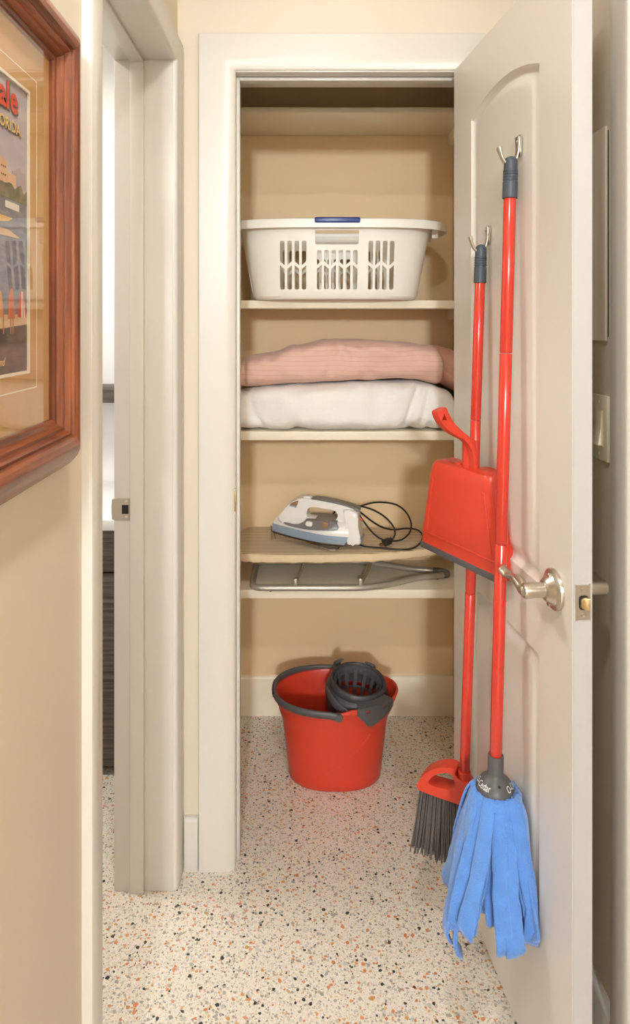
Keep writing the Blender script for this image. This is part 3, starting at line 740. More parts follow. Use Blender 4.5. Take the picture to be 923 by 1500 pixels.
# ------------------------------------------------------------------ steam iron
def clothes_iron():
    base = Vector((0.045, 2.222, 0.6755))
    root = thing('clothes_iron', base, 'white and blue-grey steam iron resting on the ironing board', 'iron')
    yaw = math.radians(-13); pitch = math.radians(3.5)
    R = Matrix.Rotation(yaw, 4, 'Z') @ Matrix.Rotation(pitch, 4, 'Y')
    K = 0.000392
    def L(x, y, z): return base + (R @ Vector((x, y, z)))+Vector((0, 0, 0.016))
    def Z(zx, zy): return ((zx-480)*K, (432-zy)*K*0.95)           # side view, x from nose to heel
    def teardrop(sc, x0=-0.150, x1=0.098, hw=0.056):
        pts = []
        N = 26
        for k in range(N+1):
            t = k/N; x = x0+(x1-x0)*t
            w = hw*(math.sin(min(1, t*1.10)*PI/2)**0.85)*(1-0.22*max(0, t-0.72)/0.28)
            pts.append((x, w*sc))
        return pts
    def ring(sc, z, x0, x1, hw):
        p = teardrop(sc, x0, x1, hw)
        return [(x, -w) for x, w in p]+[(x, w) for x, w in reversed(p[1:])]
    def shell(levels, tilt=0.0):
        bm = bmesh.new(); rings = []
        for (z, x0, x1, hw) in levels:
            rings.append([L(x, y, z+tilt*(x+0.15)) for x, y in ring(1, z, x0, x1, hw)])
        loft(bm, rings); return bm
    finish('soleplate', shell([(0.0, -0.146, 0.096, 0.053), (0.004, -0.148, 0.098, 0.055), (0.007, -0.148, 0.098, 0.055)]), 'sole', root)
    finish('lower_skirt', shell([(0.007, -0.149, 0.099, 0.056), (0.012, -0.151, 0.103, 0.0575), (0.024, -0.150, 0.108, 0.057), (0.032, -0.148, 0.110, 0.0555)]), 'ironblue', root)
    # white body: rises from the nose to the handle front
    bm = bmesh.new(); rings = []
    for (z, x0, x1, hw) in ((0.032, -0.148, 0.110, 0.0555), (0.040, -0.145, 0.110, 0.055), (0.052, -0.136, 0.108, 0.051), (0.060, -0.128, 0.104, 0.045), (0.067, -0.120, 0.100, 0.036), (0.071, -0.114, 0.094, 0.026)):
        rings.append([L(x, y, z) for x, y in ring(1, z, x0, x1, hw)])
    loft(bm, rings)
    finish('body', bm, 'ironwhite', root)
    # handle loop (side outline with its opening)
    outl = smooth_poly([Z(150, 300), Z(200, 205), Z(250, 140), Z(300, 102), Z(350, 82), Z(440, 82), Z(560, 88), Z(680, 100), Z(800, 128), Z(822, 170), Z(835, 260), Z(850, 330), Z(800, 345), Z(600, 330), Z(400, 330), Z(250, 330)], 5)
    bm = bmesh.new(); prism(bm, outl, -0.020, 0.020, lambda a, b, h: L(a, h, b), 0.009, 4)
    hole = smooth_poly([Z(398, 200), Z(410, 160), Z(450, 144), Z(540, 146), Z(620, 152), Z(654, 178), Z(652, 218), Z(622, 238), Z(500, 244), Z(412, 240)], 4)
    cut = bmesh.new(); prism(cut, hole, -0.06, 0.06, lambda a, b, h: L(a, h, b))
    finish('handle', boolean(bm, cut), 'ironwhite', root, angle=40)
    # grey strip along the handle top
    strip = [Z(440, 72), Z(560, 72), Z(690, 86), Z(822, 112), Z(826, 140), Z(790, 132), Z(690, 108), Z(560, 93), Z(440, 92)]
    bm = bmesh.new(); prism(bm, smooth_poly(strip, 3), -0.0195, 0.0195, lambda a, b, h: L(a, h, b), 0.003, 2)
    finish('handle_strip', bm, 'irongrey', root)
    # grey side panels with white button
    pan = smooth_poly([Z(210, 310), Z(300, 306), Z(350, 292), Z(400, 256), Z(420, 246), Z(640, 232), Z(660, 250), Z(675, 288), Z(560, 308), Z(400, 322), Z(280, 322)], 3)
    bm = bmesh.new(); prism(bm, pan, -0.0550, 0.0550, lambda a, b, h: L(a, h*(1.0-6.5*max(0, b-0.046))*(0.55+0.45*min(1, max(0, (a+0.11)/0.10))), b), 0.002, 2)
    finish('side_panel', bm, 'irongrey', root)
    x, z = Z(438, 270)
    finish('button', prism(bmesh.new(), smooth_poly([(x-0.009, z-0.006), (x+0.009, z-0.006), (x+0.009, z+0.006), (x-0.009, z+0.006)], 3), -0.0545, -0.038, lambda a, b, h: L(a, h, b), 0.0015), 'ironwhite', root)
    x, z = Z(570, 262)
    finish('dial', prism(bmesh.new(), smooth_poly([(x-0.009, z-0.008), (x+0.009, z-0.008), (x+0.010, z+0.008), (x-0.010, z+0.008)], 3), -0.0525, -0.036, lambda a, b, h: L(a, h, b), 0.0015), 'smoke', root)
    # water inlet at the front top and spray button
    wi = [Z(248, 150), Z(262, 128), Z(325, 98), Z(318, 140), Z(305, 162), Z(258, 158)]
    finish('water_inlet', prism(bmesh.new(), wi, -0.0205, 0.0205, lambda a, b, h: L(a, h, b), 0.002), 'smoke', root)
    wi = [Z(248, 150), Z(310, 156), Z(305, 170), Z(250, 162)]
    finish('inlet_lip', prism(bmesh.new(), wi, -0.0212, 0.0212, lambda a, b, h: L(a, h, b), 0.001), 'ironblue', root)
    sb = smooth_poly([Z(358, 95), Z(360, 68), Z(410, 66), Z(418, 90)], 3)
    finish('spray_button', prism(bmesh.new(), sb, -0.012, 0.012, lambda a, b, h: L(a, h, b), 0.002), 'ironwhite', root)
    # heel
    hl = smooth_poly([Z(706, 130), Z(815, 140), Z(835, 250), Z(862, 392), Z(800, 402), Z(752, 410), Z(742, 330), Z(722, 200)], 4)
    finish('heel', prism(bmesh.new(), hl, -0.040, 0.040, lambda a, b, h: L(a, h*(1-3.2*max(0, b-0.05)), b), 0.006, 3), 'ironwhite', root)
    hb = [Z(845, 330), Z(872, 372), Z(868, 390), Z(855, 392)]
    finish('heel_rest', prism(bmesh.new(), hb, -0.034, 0.034, lambda a, b, h: L(a, h, b), 0.002), 'ironblue', root)
    # cord: coiled loops behind the heel with a tie and the plug
    def cp(zx, zy, Y): return px(500+zx/5.594, 720+zy/5.594, Y)
    a = L(*[Z(818, 120)[0], 0, Z(818, 120)[1]])
    path = [a, cp(150, 122, 2.225), cp(260, 92, 2.26), cp(360, 90, 2.28), cp(460, 112, 2.29), cp(535, 175, 2.295), cp(572, 260, 2.285), cp(560, 335, 2.25), cp(500, 392, 2.23), cp(430, 406, 2.222), cp(418, 395, 2.218), cp(440, 350, 2.222), cp(425, 285, 2.235), cp(360, 210, 2.235), cp(270, 155, 2.225), cp(170, 122, 2.215), cp(130, 118, 2.21), cp(118, 140, 2.205), cp(170, 180, 2.215), cp(260, 250, 2.235), cp(340, 295, 2.27), cp(430, 313, 2.31), cp(540, 302, 2.325), cp(630, 318, 2.31), cp(668, 370, 2.27), cp(640, 430, 2.215), cp(580, 475, 2.170), cp(500, 488, 2.158), cp(400, 470, 2.165), cp(300, 460, 2.175), cp(200, 450, 2.185), cp(120, 425, 2.205), cp(60, 400, 2.225), cp(-40, 385, 2.29), cp(-100, 300, 2.31), cp(-60, 175, 2.27), cp(-10, 155, 2.25), cp(60, 150, 2.215), cp(130, 175, 2.195), cp(180, 240, 2.19), cp(250, 330, 2.188), cp(310, 380, 2.188), cp(350, 398, 2.188)]
    zmin = 0.6768
    path = [Vector((p.x, p.y, max(p.z, zmin))) for p in path]
    finish('cord', tube(bmesh.new(), cat_rom(path, 7), 0.0028, 8), 'cord', root, angle=180)
    pa, pb = cp(145, 205, 2.1935), cp(172, 240, 2.190)
    finish('cord_tag', tube(bmesh.new(), [pa, pb], 0.0042, 8), 'tagred', root)
    c = cp(375, 412, 2.186); c.z = max(c.z, 0.684)
    bm = B(-0.014, 0.012, -0.010, 0.010, -0.0085, 0.0085, 0.002)
    box(bm, 0.012, 0.020, -0.007, 0.007, -0.006, 0.006, 0.001)
    bm.transform(Matrix.Translation(c) @ Matrix.Rotation(math.radians(20), 4, 'Z') @ Matrix.Rotation(math.radians(-18), 4, 'Y'))
    plug = finish('plug', bm, 'cord', root)
    bm = B(-0.026, -0.014, -0.006, -0.0045, -0.003, 0.003); box(bm, -0.026, -0.014, 0.0045, 0.006, -0.003, 0.003)
    bm.transform(Matrix.Translation(c) @ Matrix.Rotation(math.radians(20), 4, 'Z') @ Matrix.Rotation(math.radians(-18), 4, 'Y'))
    finish('prong', bm, 'brass', root)
clothes_iron()

# ------------------------------------------------------------------ mop bucket and its wringer
BX, BY, BH = 0.100, 2.125, 0.252
def b_half(f): return 0.142+0.026*f+0.010*max(0, f-0.8)/0.2, 0.102+0.018*f+0.006*max(0, f-0.8)/0.2
def bucket():
    root = thing('mop_bucket', (BX, BY, 0), 'red oval plastic mop bucket on the closet floor', 'bucket')
    NT = 96
    def rz(t):     # rim height: dips on the left, raised at the right end spout
        return 0.006*math.cos(t)+0.004*gauss(((t+PI) % (2*PI))-PI, 0.0, 0.5)
    def ring(f, z, off=0.0, rim=0.0):
        a, b = b_half(f); out = []
        for k in range(NT):
            t = 2*PI*k/NT
            x, y = sup(a+off, b+off, 2.35, t)
            tt = ((t+PI) % (2*PI))-PI
            sp = 0.013*gauss(tt, 0, 0.42)*max(0, f-0.72)/0.28
            out.append(Vector((BX+x+sp, BY+y, z+rz(t)*max(0, f-0.5)*2*(1 if rim >= 0 else 1))))
        return out
    rings = [ring(0, 0.0, -0.012), ring(0, 0.0015, -0.004), ring(0.01, 0.008, 0.0)]
    for k in range(1, 15): rings.append(ring(k/15, 0.008+(BH-0.034)*k/15))
    rings += [ring(0.94, BH-0.026, 0.0), ring(0.945, BH-0.024, 0.004), ring(1.0, BH-0.003, 0.0065), ring(1.0, BH, 0.005), ring(1.0, BH, 0.000), ring(1.0, BH-0.004, -0.002)]
    for k in range(14, -1, -1): rings.append(ring(k/15, 0.010+(BH-0.034)*k/15, -0.0035))
    rings.append(ring(0, 0.006, -0.014))
    bm = bmesh.new(); loft(bm, rings)
    # raised swirl crease on the front
    finish('body', bm, 'red', root, angle=32)
    bm = bmesh.new(); pts = []; nrm = []
    for k in range(25):
        t = -PI*0.60+PI*0.30*k/24; z = 0.045+0.125*(k/24)**1.2; f = (z-0.008)/(BH-0.034)
        a, b = b_half(f); x, y = sup(a-0.0006, b-0.0006, 2.35, t); pts.append(Vector((BX+x, BY+y, z))); nrm.append(Vector((x, y*2, 0)))
    strap(bm, pts, 0.003, 0.0009, nrm); finish('moulded_rib', bm, 'red', root)
    # bail handle folded down round the left of the rim
    pts = []
    for k in range(41):
        t = -PI*0.50-(PI*1.03)*k/40
        x, y = sup(0.187, 0.1375, 2.3, t)
        dz = 0.004+0.006*math.sin(PI*k/40)
        pts.append(Vector((BX+x, BY+y, BH-0.006+dz)))
    pts[0] += Vector((0.006, 0.0, -0.006))
    bm = bmesh.new(); strap(bm, pts, 0.0100, 0.0048, [Vector((p.x-BX, (p.y-BY)*1.6, 0)) for p in pts])
    h = finish('bail_handle', bm, 'charcoal', root, angle=50); h['label'] = 'charcoal carrying handle lying on the rim'
    for k in (0, 40):
        p = pts[k]; sg = -1 if k == 0 else 1
        finish('pivot', lathe(bmesh.new(), [(0.011, -0.005), (0.012, -0.003), (0.012, 0.003), (0.011, 0.005)], 20, Matrix.Translation((p.x, p.y, p.z)) @ Matrix.Rotation(PI/2, 4, 'X')), 'charcoal', root)
    for i in range(6):     # finger ridges on the handle middle
        p = pts[17+i]; 
        d = Vector((p.x-BX, p.y-BY, 0)).normalized()
        finish('grip_ridge', tube(bmesh.new(), [p+d*0.0055+Vector((0, 0, -0.008)), p+d*0.0062, p+d*0.0055+Vector((0, 0, 0.008))], 0.0016, 6), 'dark', root)
    # raised rim lug where the wringer clips on
    bm = bmesh.new(); pts = []
    rings = []
    for k in range(15):
        t = -PI*0.50+PI*0.17*k/14; a, b = b_half(1); x, y = sup(a+0.004, b+0.004, 2.35, t)
        hgt = 0.012*min(1, 3*k/14, 3*(14-k)/14+0.4)
        p = Vector((BX+x, BY+y, BH-0.004))
        rings.append([p+Vector((0, -0.003, 0)), p+Vector((0, -0.002, hgt)), p+Vector((0, 0.003, hgt)), p+Vector((0, 0.004, 0))])
    loft(bm, rings); finish('rim_lug', bm, 'red', root)
bucket()
def wringer():
    c = Vector((0.168, 2.122, 0.236))
    root = thing('mop_wringer', c, 'black conical mop wringer set in the red bucket', 'wringer')
    MT = Matrix.Translation(c) @ Matrix.Rotation(math.radians(7), 4, 'X') @ Matrix.Rotation(math.radians(5), 4, 'Y')
    # inner funnel ring
    prof = [(0.086, 0.028), (0.0885, 0.040), (0.0875, 0.052), (0.084, 0.056), (0.079, 0.056), (0.077, 0.052), (0.0745, 0.038), (0.073, 0.028), (0.075, 0.026)]
    finish('rim_ring', lathe(bmesh.new(), prof, 56, MT, True), 'charcoal2', root, angle=40)
    prof = [(0.0742, 0.048), (0.0735, 0.050), (0.0715, 0.049), (0.0675, 0.030), (0.068, 0.028), (0.0705, 0.030)]
    finish('inner_lip', lathe(bmesh.new(), prof, 56, MT, True), 'charcoal', root, angle=40)
    # ribs
    for i in range(14):
        a = 2*PI*(i+0.5)/14; ca, sa = math.cos(a), math.sin(a)
        path = [MT @ Vector((r*ca, r*sa, z)) for r, z in ((0.0695, 0.040), (0.064, 0.012), (0.056, -0.030), (0.048, -0.070))]
        out = (MT.to_3x3() @ Vector((ca, sa, 0)))
        bm = bmesh.new(); strap(bm, path, [0.0065, 0.006, 0.0055, 0.005], 0.0018, [out]*4)
        finish('rib', bm, 'charcoal', root)
    finish('funnel_base', lathe(bmesh.new(), [(0.0005, -0.074), (0.050, -0.074), (0.0515, -0.070), (0.0505, -0.066), (0.0005, -0.068)], 40, MT), 'charcoal2', root)
    finish('mid_ring', lathe(bmesh.new(), [(0.0600, -0.014), (0.0620, -0.008), (0.0600, -0.008), (0.0580, -0.014)], 40, MT, True), 'charcoal2', root)
    # outer collar, deeper on the left side
    bm = bmesh.new(); rings = []
    N = 56
    for k in range(N):
        a = 2*PI*k/N; lo = -0.012-0.018*max(0, math.cos(a-PI*1.15))
        r1, r0 = 0.0985, 0.094
        rings.append([MT @ Vector((r*math.cos(a), r*math.sin(a), z)) for r, z in ((r1, 0.018), (r1-0.002, 0.026), (0.087, 0.034), (0.085, 0.030), (r0-0.002, 0.020), (r0-0.004-0.004, lo), (r1-0.006, lo))])
    loft(bm, rings, closed=True); finish('collar', bm, 'charcoal2', root, angle=40)
    # sweeping web on the front, pointed lug at the right and the back clips
    bm = bmesh.new()
    pts = cat_rom([MT @ Vector((0.101*math.cos(t), 0.101*math.sin(t), z)) for t, z in ((-2.9, 0.030), (-2.5, 0.022), (-2.1, 0.008), (-1.75, -0.004), (-1.45, -0.006))], 6)
    strap(bm, pts, 0.014, 0.003, [Vector((p.x-c.x, p.y-c.y, 0)) for p in pts]); finish('web', bm, 'charcoal', root, angle=50)
    for t, h in ((2.25, 0.060), (1.05, 0.052)):
        p = Vector((0.094*math.cos(t), 0.094*math.sin(t), 0))
        pts = [MT @ (p+Vector((0, 0, z))+Vector((math.cos(t), math.sin(t), 0))*d) for z, d in ((0.018, 0), (0.035, 0.004), (h, 0.002), (h+0.006, -0.008))]
        bm = bmesh.new(); strap(bm, cat_rom(pts, 4), 0.016, 0.0035, [Vector((math.cos(t), math.sin(t), 0))]*13); finish('clip', bm, 'charcoal', root, angle=50)
    bm = bmesh.new(); prism(bm, [(-0.020, 0.0), (0.030, 0.002), (0.026, 0.020), (0.0, 0.026), (-0.012, 0.024)], -0.005, 0.006, lambda a, b, h: MT @ Vector((0.052+a*0.85, -0.078+h+a*0.45, b+0.006)), 0.003)
    finish('lug', bm, 'charcoal', root)
    # plate hooked over the bucket rim, with two slots
    bm = bmesh.new(); grid = []
    tabl = [(-1.30, 0.000), (-1.22, -0.016), (-1.12, -0.034), (-1.06, -0.038), (-0.95, -0.032), (-0.8, -0.024), (-0.62, -0.014), (-0.5, -0.004)]
    n = 25; top, bot, top2, bot2 = [], [], [], []
    for k in range(n):
        t = -1.30+0.80*k/(n-1)
        lo = interp(t, tabl)
        for lst, off, z in ((top, 0.0115, BH+0.011), (bot, 0.0100, BH+lo-0.006), (top2, 0.0085, BH+0.011), (bot2, 0.0072, BH+lo-0.006)):
            a, b = b_half(1); x, y = sup(a+off, b+off, 2.35, t)
            tt = t; sp = 0.013*gauss(tt, 0, 0.42)
            lst.append(Vector((BX+x+sp, BY+y, z)))
    rings = [[top[k], bot[k], bot2[k], top2[k]] for k in range(n)]
    loft(bm, rings)
    cut = bmesh.new()
    for t in (-1.12, -0.76):
        a, b = b_half(1); x, y = sup(a+0.01, b+0.01, 2.35, t); sp = 0.013*gauss(t, 0, 0.42)
        cc = Vector((BX+x+sp, BY+y, BH+0.002))
        lathe(cut, [(0.0001, -0.02), (1, -0.02), (1, 0.02), (0.0001, 0.02)], 16, Matrix.Translation(cc) @ Matrix.Rotation(t+PI/2, 4, 'Z') @ Matrix.Rotation(PI/2, 4, 'X') @ Matrix.Diagonal((0.0072, 0.0042, 1, 1)))
    finish('hook_plate', boolean(bm, cut), 'charcoal', root, angle=30)
    bm = bmesh.new(); rings = []
    for k in range(n):
        t = -1.30+0.80*k/(n-1)
        a, b = b_half(1); x, y = sup(a+0.0105, b+0.0105, 2.35, t); sp = 0.013*gauss(t, 0, 0.42)
        p = Vector((BX+x+sp, BY+y, BH+0.0105)); q_ = MT @ (Vector((p.x-c.x, p.y-c.y, 0)).normalized()*0.096); q_.z = BH+0.014
        d = (q_-p)
        rings.append([p, p+d, p+d+Vector((0, 0, 0.003)), p+Vector((0, 0, 0.003))])
    loft(bm, rings); finish('bridge', bm, 'charcoal', root)
wringer()

# ------------------------------------------------------------------ hooks, mop, broom, dustpan on the door
def hook(s, z, label):
    root = thing('door_hook', D(s, 0.0, z-0.02), label, 'hook', 'metal hooks on the closet door')
    bm = bmesh.new()
    pts = cat_rom([D(s, 0.004, z+0.018), D(s, 0.0035, z+0.004), D(s, 0.004, z-0.012), D(s, 0.009, z-0.027), D(s, 0.020, z-0.036), D(s, 0.031, z-0.031), D(s, 0.038, z-0.018), D(s, 0.042, z-0.003)], 6)
    n = len(pts); nr = []
    for i in range(n):
        t = (pts[min(i+1, n-1)]-pts[max(0, i-1)]).normalized(); w = Vector((0.1015, -0.9948, 0)); nr.append(t.cross(w))
    strap(bm, pts, [0.0085 if i < 8 else (0.0075-0.002*math.sin((i-8)/(n-8)*PI)) for i in range(n)], [0.0022 if i < n-4 else 0.003 for i in range(n)], nr)
    finish('hook_arm', bm, 'nickel', root, angle=60)
    bm = bmesh.new(); prism(bm, smooth_poly([(-0.009, -0.018), (0, -0.022), (0.009, -0.018), (0.0095, 0), (0.009, 0.018), (0, 0.022), (-0.009, 0.018), (-0.0095, 0)], 3), 0.0003, 0.0022, lambda a, b, h: D(s+a, h, z+b))
    finish('back_plate', bm, 'nickel', root)
    mt = Matrix.Translation(D(s, 0.006, z+0.009)) @ Vector((-1, -0.1, 0)).to_track_quat('Z', 'Y').to_matrix().to_4x4()
    finish('screw', lathe(bmesh.new(), [(0.0035, -0.004), (0.0035, 0.0008), (0.002, 0.0015), (0.0003, 0.0015)], 12, mt), 'chrome', root)
MS, BS = 0.398, 0.234
hook(MS, 1.742, 'metal hook on the door holding the blue mop')
hook(BS, 1.588, 'metal hook on the door holding the red broom')
# door face there is slightly recessed inside the panel: plates sit on the panel field

def pole_parts(root, top, bot, r, grip_len, breaks, rg):
    ax = (bot-top).normalized(); Ln = (bot-top).length
    mt = Matrix.Translation(top) @ ax.to_track_quat('Z', 'Y').to_matrix().to_4x4()
    L = lambda prof, seg=20: lathe(bmesh.new(), prof, seg, mt)
    # grip with a rounded head, ridges and a hanging hole
    prof = [(0.0008, 0), (rg*0.45, 0.0015), (rg*0.8, 0.005), (rg*0.94, 0.010)]
    z = 0.026
    prof += [(rg*0.95, z)]
    for k in range(4): prof += [(rg*0.95, z+0.001), (rg*1.02, z+0.002), (rg*1.02, z+0.0045), (rg*0.95, z+0.0055)]; z += 0.0055
    prof += [(rg*0.95, z+0.002), (rg*1.03, z+0.003), (rg*1.05, grip_len-0.001), (rg*0.98, grip_len), (r*0.9, grip_len)]
    bm = L(prof)
    cut = B(-0.004, 0.004, -0.03, 0.03, 0.007, 0.022, 0.0025)
    w = Vector((-0.9948, -0.1015, 0))
    # the hole runs along the door's outward direction so the hook tip can pass
    zx = ax; yy = (w-ax*w.dot(ax)).normalized(); xx = yy.cross(zx)
    m2 = Matrix.Translation(top) @ Matrix((xx, yy, zx)).transposed().to_4x4()
    cut.transform(m2)
    finish('grip', boolean(bm, cut), 'grip', root, angle=40)
    zs = [grip_len-0.004]+breaks+[Ln]
    for i in range(len(zs)-1):
        a, b = zs[i]+(0.0008 if i else 0), zs[i+1]
        pr = [(r*0.5, a), (r*0.93, a), (r, a+0.0012), (r, b-0.0012), (r*0.93, b), (r*0.5, b)]
        finish('pole_section', L(pr, 24), 'redpole', root, angle=40)
    return mt, ax, Ln

# ---- mop
mtop = D(MS, 0.0175, 1.722); mbot = D(0.400, 0.0490, 0.549)
mop = thing('mop', D(0.400, 0.049, 0.2), 'blue microfibre strip mop hanging on the door by its red pole', 'mop')
pole_parts(mop, mtop, mbot, 0.0120, 0.083, [0.385, 0.756], 0.0140)
ax = (mbot-mtop).normalized()
MH = Matrix.Translation(mbot) @ (-ax).to_track_quat('Z', 'Y').to_matrix().to_4x4()   # +z up along the pole
finish('socket', lathe(bmesh.new(), [(0.012, 0.006), (0.0145, 0.006), (0.0150, 0.004), (0.0150, -0.028), (0.0175, -0.033), (0.022, -0.0365), (0.030, -0.044), (0.0355, -0.053), (0.0380, -0.062), (0.0375, -0.066), (0.034, -0.068), (0.001, -0.066)], 40, MH), 'charcoal', mop, angle=45)
def dome_text(txt, size, ang0, step_sign=1):
    bm = text_mesh(txt, size, 0.0, 0.0)
    bmesh.ops.triangulate(bm, faces=bm.faces)
    inv = MH
    for v in bm.verts:
        x, y = v.co.x, v.co.y
        r = 0.0342-y*0.86      # radius grows towards the letter feet
        a = ang0+x/0.0300
        # surface height of the dome at this radius
        z = interp2(r)
        v.co = inv @ Vector((r*math.cos(a), r*math.sin(a), z+0.0007))
    return bm
def interp2(r):
    tab = [(0.0175, -0.033), (0.022, -0.0365), (0.030, -0.044), (0.0355, -0.053), (0.038, -0.062)]
    for (a, va), (b, vb) in zip(tab, tab[1:]):
        if r <= b: return va+(vb-va)*max(0, (r-a))/(b-a)
    return tab[-1][1]
# direction angles are counted in the socket's own frame; find the angle that faces the camera
def head_angle(dx, dy):
    v = MH.to_3x3().inverted() @ Vector((dx, dy, 0)); return math.atan2(v.y, v.x)
fa = head_angle(-0.35, -1.0)
finish('set_screw', lathe(bmesh.new(), [(0.0026, -0.002), (0.0026, 0.0012), (0.0005, 0.0012)], 10, MH @ Matrix.Rotation(head_angle(0.02, -1.0), 4, 'Z') @ Matrix.Translation((0.0262, 0, -0.0405)) @ Matrix.Rotation(math.radians(42), 4, 'Y')), 'dark', mop)
finish('lettering', dome_text('O-Cedar', 0.0115, fa-1.62), 'letter', mop, smooth=False, recalc=False)
finish('lettering', dome_text('O-Cedar', 0.0115, fa+0.85), 'letter', mop, smooth=False, recalc=False)

def mop_strip(phi, layer, rnd, width):
    s0, e0 = 0.400, 0.049
    c, sn = math.cos(phi), math.sin(phi)                   # direction in (s, e)
    big = (1.0, 0.80, 0.52)[layer]
    Rend = (0.076+0.014*rnd.random()+0.030*max(0, sn)+0.012*max(0, c))*big
    zend = 0.196+0.030*rnd.random()+(0.044 if c > 0.35 else 0.008)
    z0 = 0.486
    ph = rnd.uniform(0, 6.28); sw = rnd.uniform(-0.055, 0.055) if layer == 0 else rnd.uniform(-0.03, 0.03); tw = rnd.choice((-1, 1))*rnd.uniform(0.25, 0.60); tw2 = rnd.uniform(-1.1, 1.1)
    rad = rnd.uniform(-0.006, 0.007)
    key = [(0.0, 0.026, 0.000), (0.05, 0.037, 0.005), (0.11, 0.048, -0.006), (0.20, 0.0565, -0.034)]
    n = 30; pts = []; nr = []
    for i in range(n+1):
        t = i/n
        if t <= 0.20:
            r = interp(t, [(a, b*(1-0.10*layer)) for a, b, _ in key]); z = z0+interp(t, [(a, d) for a, _, d in key])
        else:
            k = (t-0.20)/0.80; r0_ = 0.0565*(1-0.10*layer)
            r = r0_+(Rend-r0_)*k**0.9+0.0035*math.sin(k*5+ph)*k
            z = z0-0.034+(zend-z0+0.034)*k
        r += rad*min(1, t/0.2)
        if t > 0.90: r -= 0.018*((t-0.90)/0.10)**2*(1 if layer == 0 else 0.3); z += 0.003*((t-0.90)/0.10)
        lat = sw*max(0, t-0.22)**1.2+0.003*math.sin(t*6+ph)*t
        s = s0+c*r-sn*lat; e = e0+sn*r+c*lat
        lim = 0.007+0.005*layer+rad*0.3
        if e < lim: e = lim+0.0015*math.sin(t*9+ph); 
        pts.append(D(s, e, z))
        a = phi+tw*t+tw2*max(0, t-0.45)*1.1
        nr.append(D(math.cos(a), math.sin(a), 0)-D(0, 0, 0))
    hw = [width*(0.62+0.38*min(1, i/6)+0.30*max(0, i/n-0.2)) for i in range(n+1)]
    hw[-1] *= 0.80
    bm = bmesh.new(); strap(bm, pts, hw, 0.0028, nr)
    for v in bm.verts:
        v.co += noise.noise_vector(v.co*30+Vector((ph, 0, 0)))*0.0026+noise.noise_vector(v.co*90+Vector((0, ph, 0)))*0.0010
        w = (v.co-Vector((HX, HY, 0))); e = -(w.x*0.9948+w.y*0.1015)
        if e < 0.0012: v.co += Vector((-0.9948, -0.1015, 0))*(0.0012-e)
    finish('strip', bm, 'mop', mop, angle=180)
rnd = random.Random(23)
for layer, cnt, wd in ((0, 19, 0.0136), (1, 16, 0.0130), (2, 9, 0.0118)):
    for k in range(cnt):
        mop_strip(2*PI*(k+rnd.uniform(-0.25, 0.25)+0.43*layer)/cnt, layer, rnd, wd*rnd.uniform(0.85, 1.12))

# ---- broom
btop = D(BS, 0.0165, 1.568); bbot = Vector((0.3555, 1.497, 0.392))
broom = thing('broom', (0.3555, 1.497, 0.2), 'red angled broom with grey bristles hanging beside the mop', 'broom')
pole_parts(broom, btop, bbot, 0.0113, 0.085, [0.385, 0.765], 0.0130)
ba = Vector((-0.88, 0.475, 0)).normalized(); bn = Vector((-0.475, -0.88, 0)).normalized()
def BR(a, h, z): return Vector((0.3555, 1.497, 0))+ba*a+bn*h+Vector((0, 0, z))
outl = smooth_poly([(-0.028, 0.352), (0.04, 0.350), (0.098, 0.352), (0.101, 0.360), (0.094, 0.378), (0.076, 0.398), (0.050, 0.414), (0.024, 0.421), (0.014, 0.418), (0.0155, 0.400), (-0.014, 0.398), (-0.018, 0.385), (-0.030, 0.366)], 4)
bm = bmesh.new(); prism(bm, outl, -0.017, 0.017, lambda a, b, h: BR(a, h*(1.0+0.25*max(0, (0.385-b)/0.035)), b), 0.005, 3)
hole = smooth_poly([(0.020, 0.376), (0.072, 0.371), (0.070, 0.386), (0.050, 0.402), (0.028, 0.408), (0.019, 0.398)], 4)
cut = bmesh.new(); prism(cut, hole, -0.06, 0.06, lambda a, b, h: BR(a, h, b))
finish('head', boolean(bm, cut), 'red', broom, angle=40)
finish('neck', tube(bmesh.new(), [BR(0, 0, 0.374), BR(0, 0, 0.400), BR(0.0003, 0, 0.414)], [0.016, 0.0148, 0.0138], 20), 'red', broom, angle=40)
bm = bmesh.new(); rr = random.Random(5)
for i in range(34):
    for j in range(6):
        a = -0.026+0.122*i/33; h = -0.012+0.024*j/5
        fl = (a-0.03)*0.30; L_ = 0.352; zb = 0.208+rr.uniform(-0.005, 0.006)
        a += rr.uniform(-0.0012, 0.0012)
        p0, p1, p2 = BR(a, h, 0.356), BR(a+fl*0.5, h*1.25, 0.28), BR(a+fl+rr.uniform(-0.002, 0.002), h*1.7+rr.uniform(-0.003, 0.003), zb)
        tube(bm, [p0, p1, p2], [0.0021, 0.0021, 0.0014], 4)
finish('bristles', bm, 'bristle', broom, kind_stuff := True) if False else None
ob_ = finish('bristles', bm, 'bristle', broom); ob_['kind'] = 'stuff'; ob_['label'] = 'dark grey broom bristles'

# ---- dustpan clipped on the broom pole
dpo = Vector((0.412, 1.370, 0.878)); dpr = math.atan2(0.891, -0.454)
dust = thing('dustpan', dpo, 'red dustpan with black rubber lip clipped to the broom pole', 'dustpan', rotz=dpr)
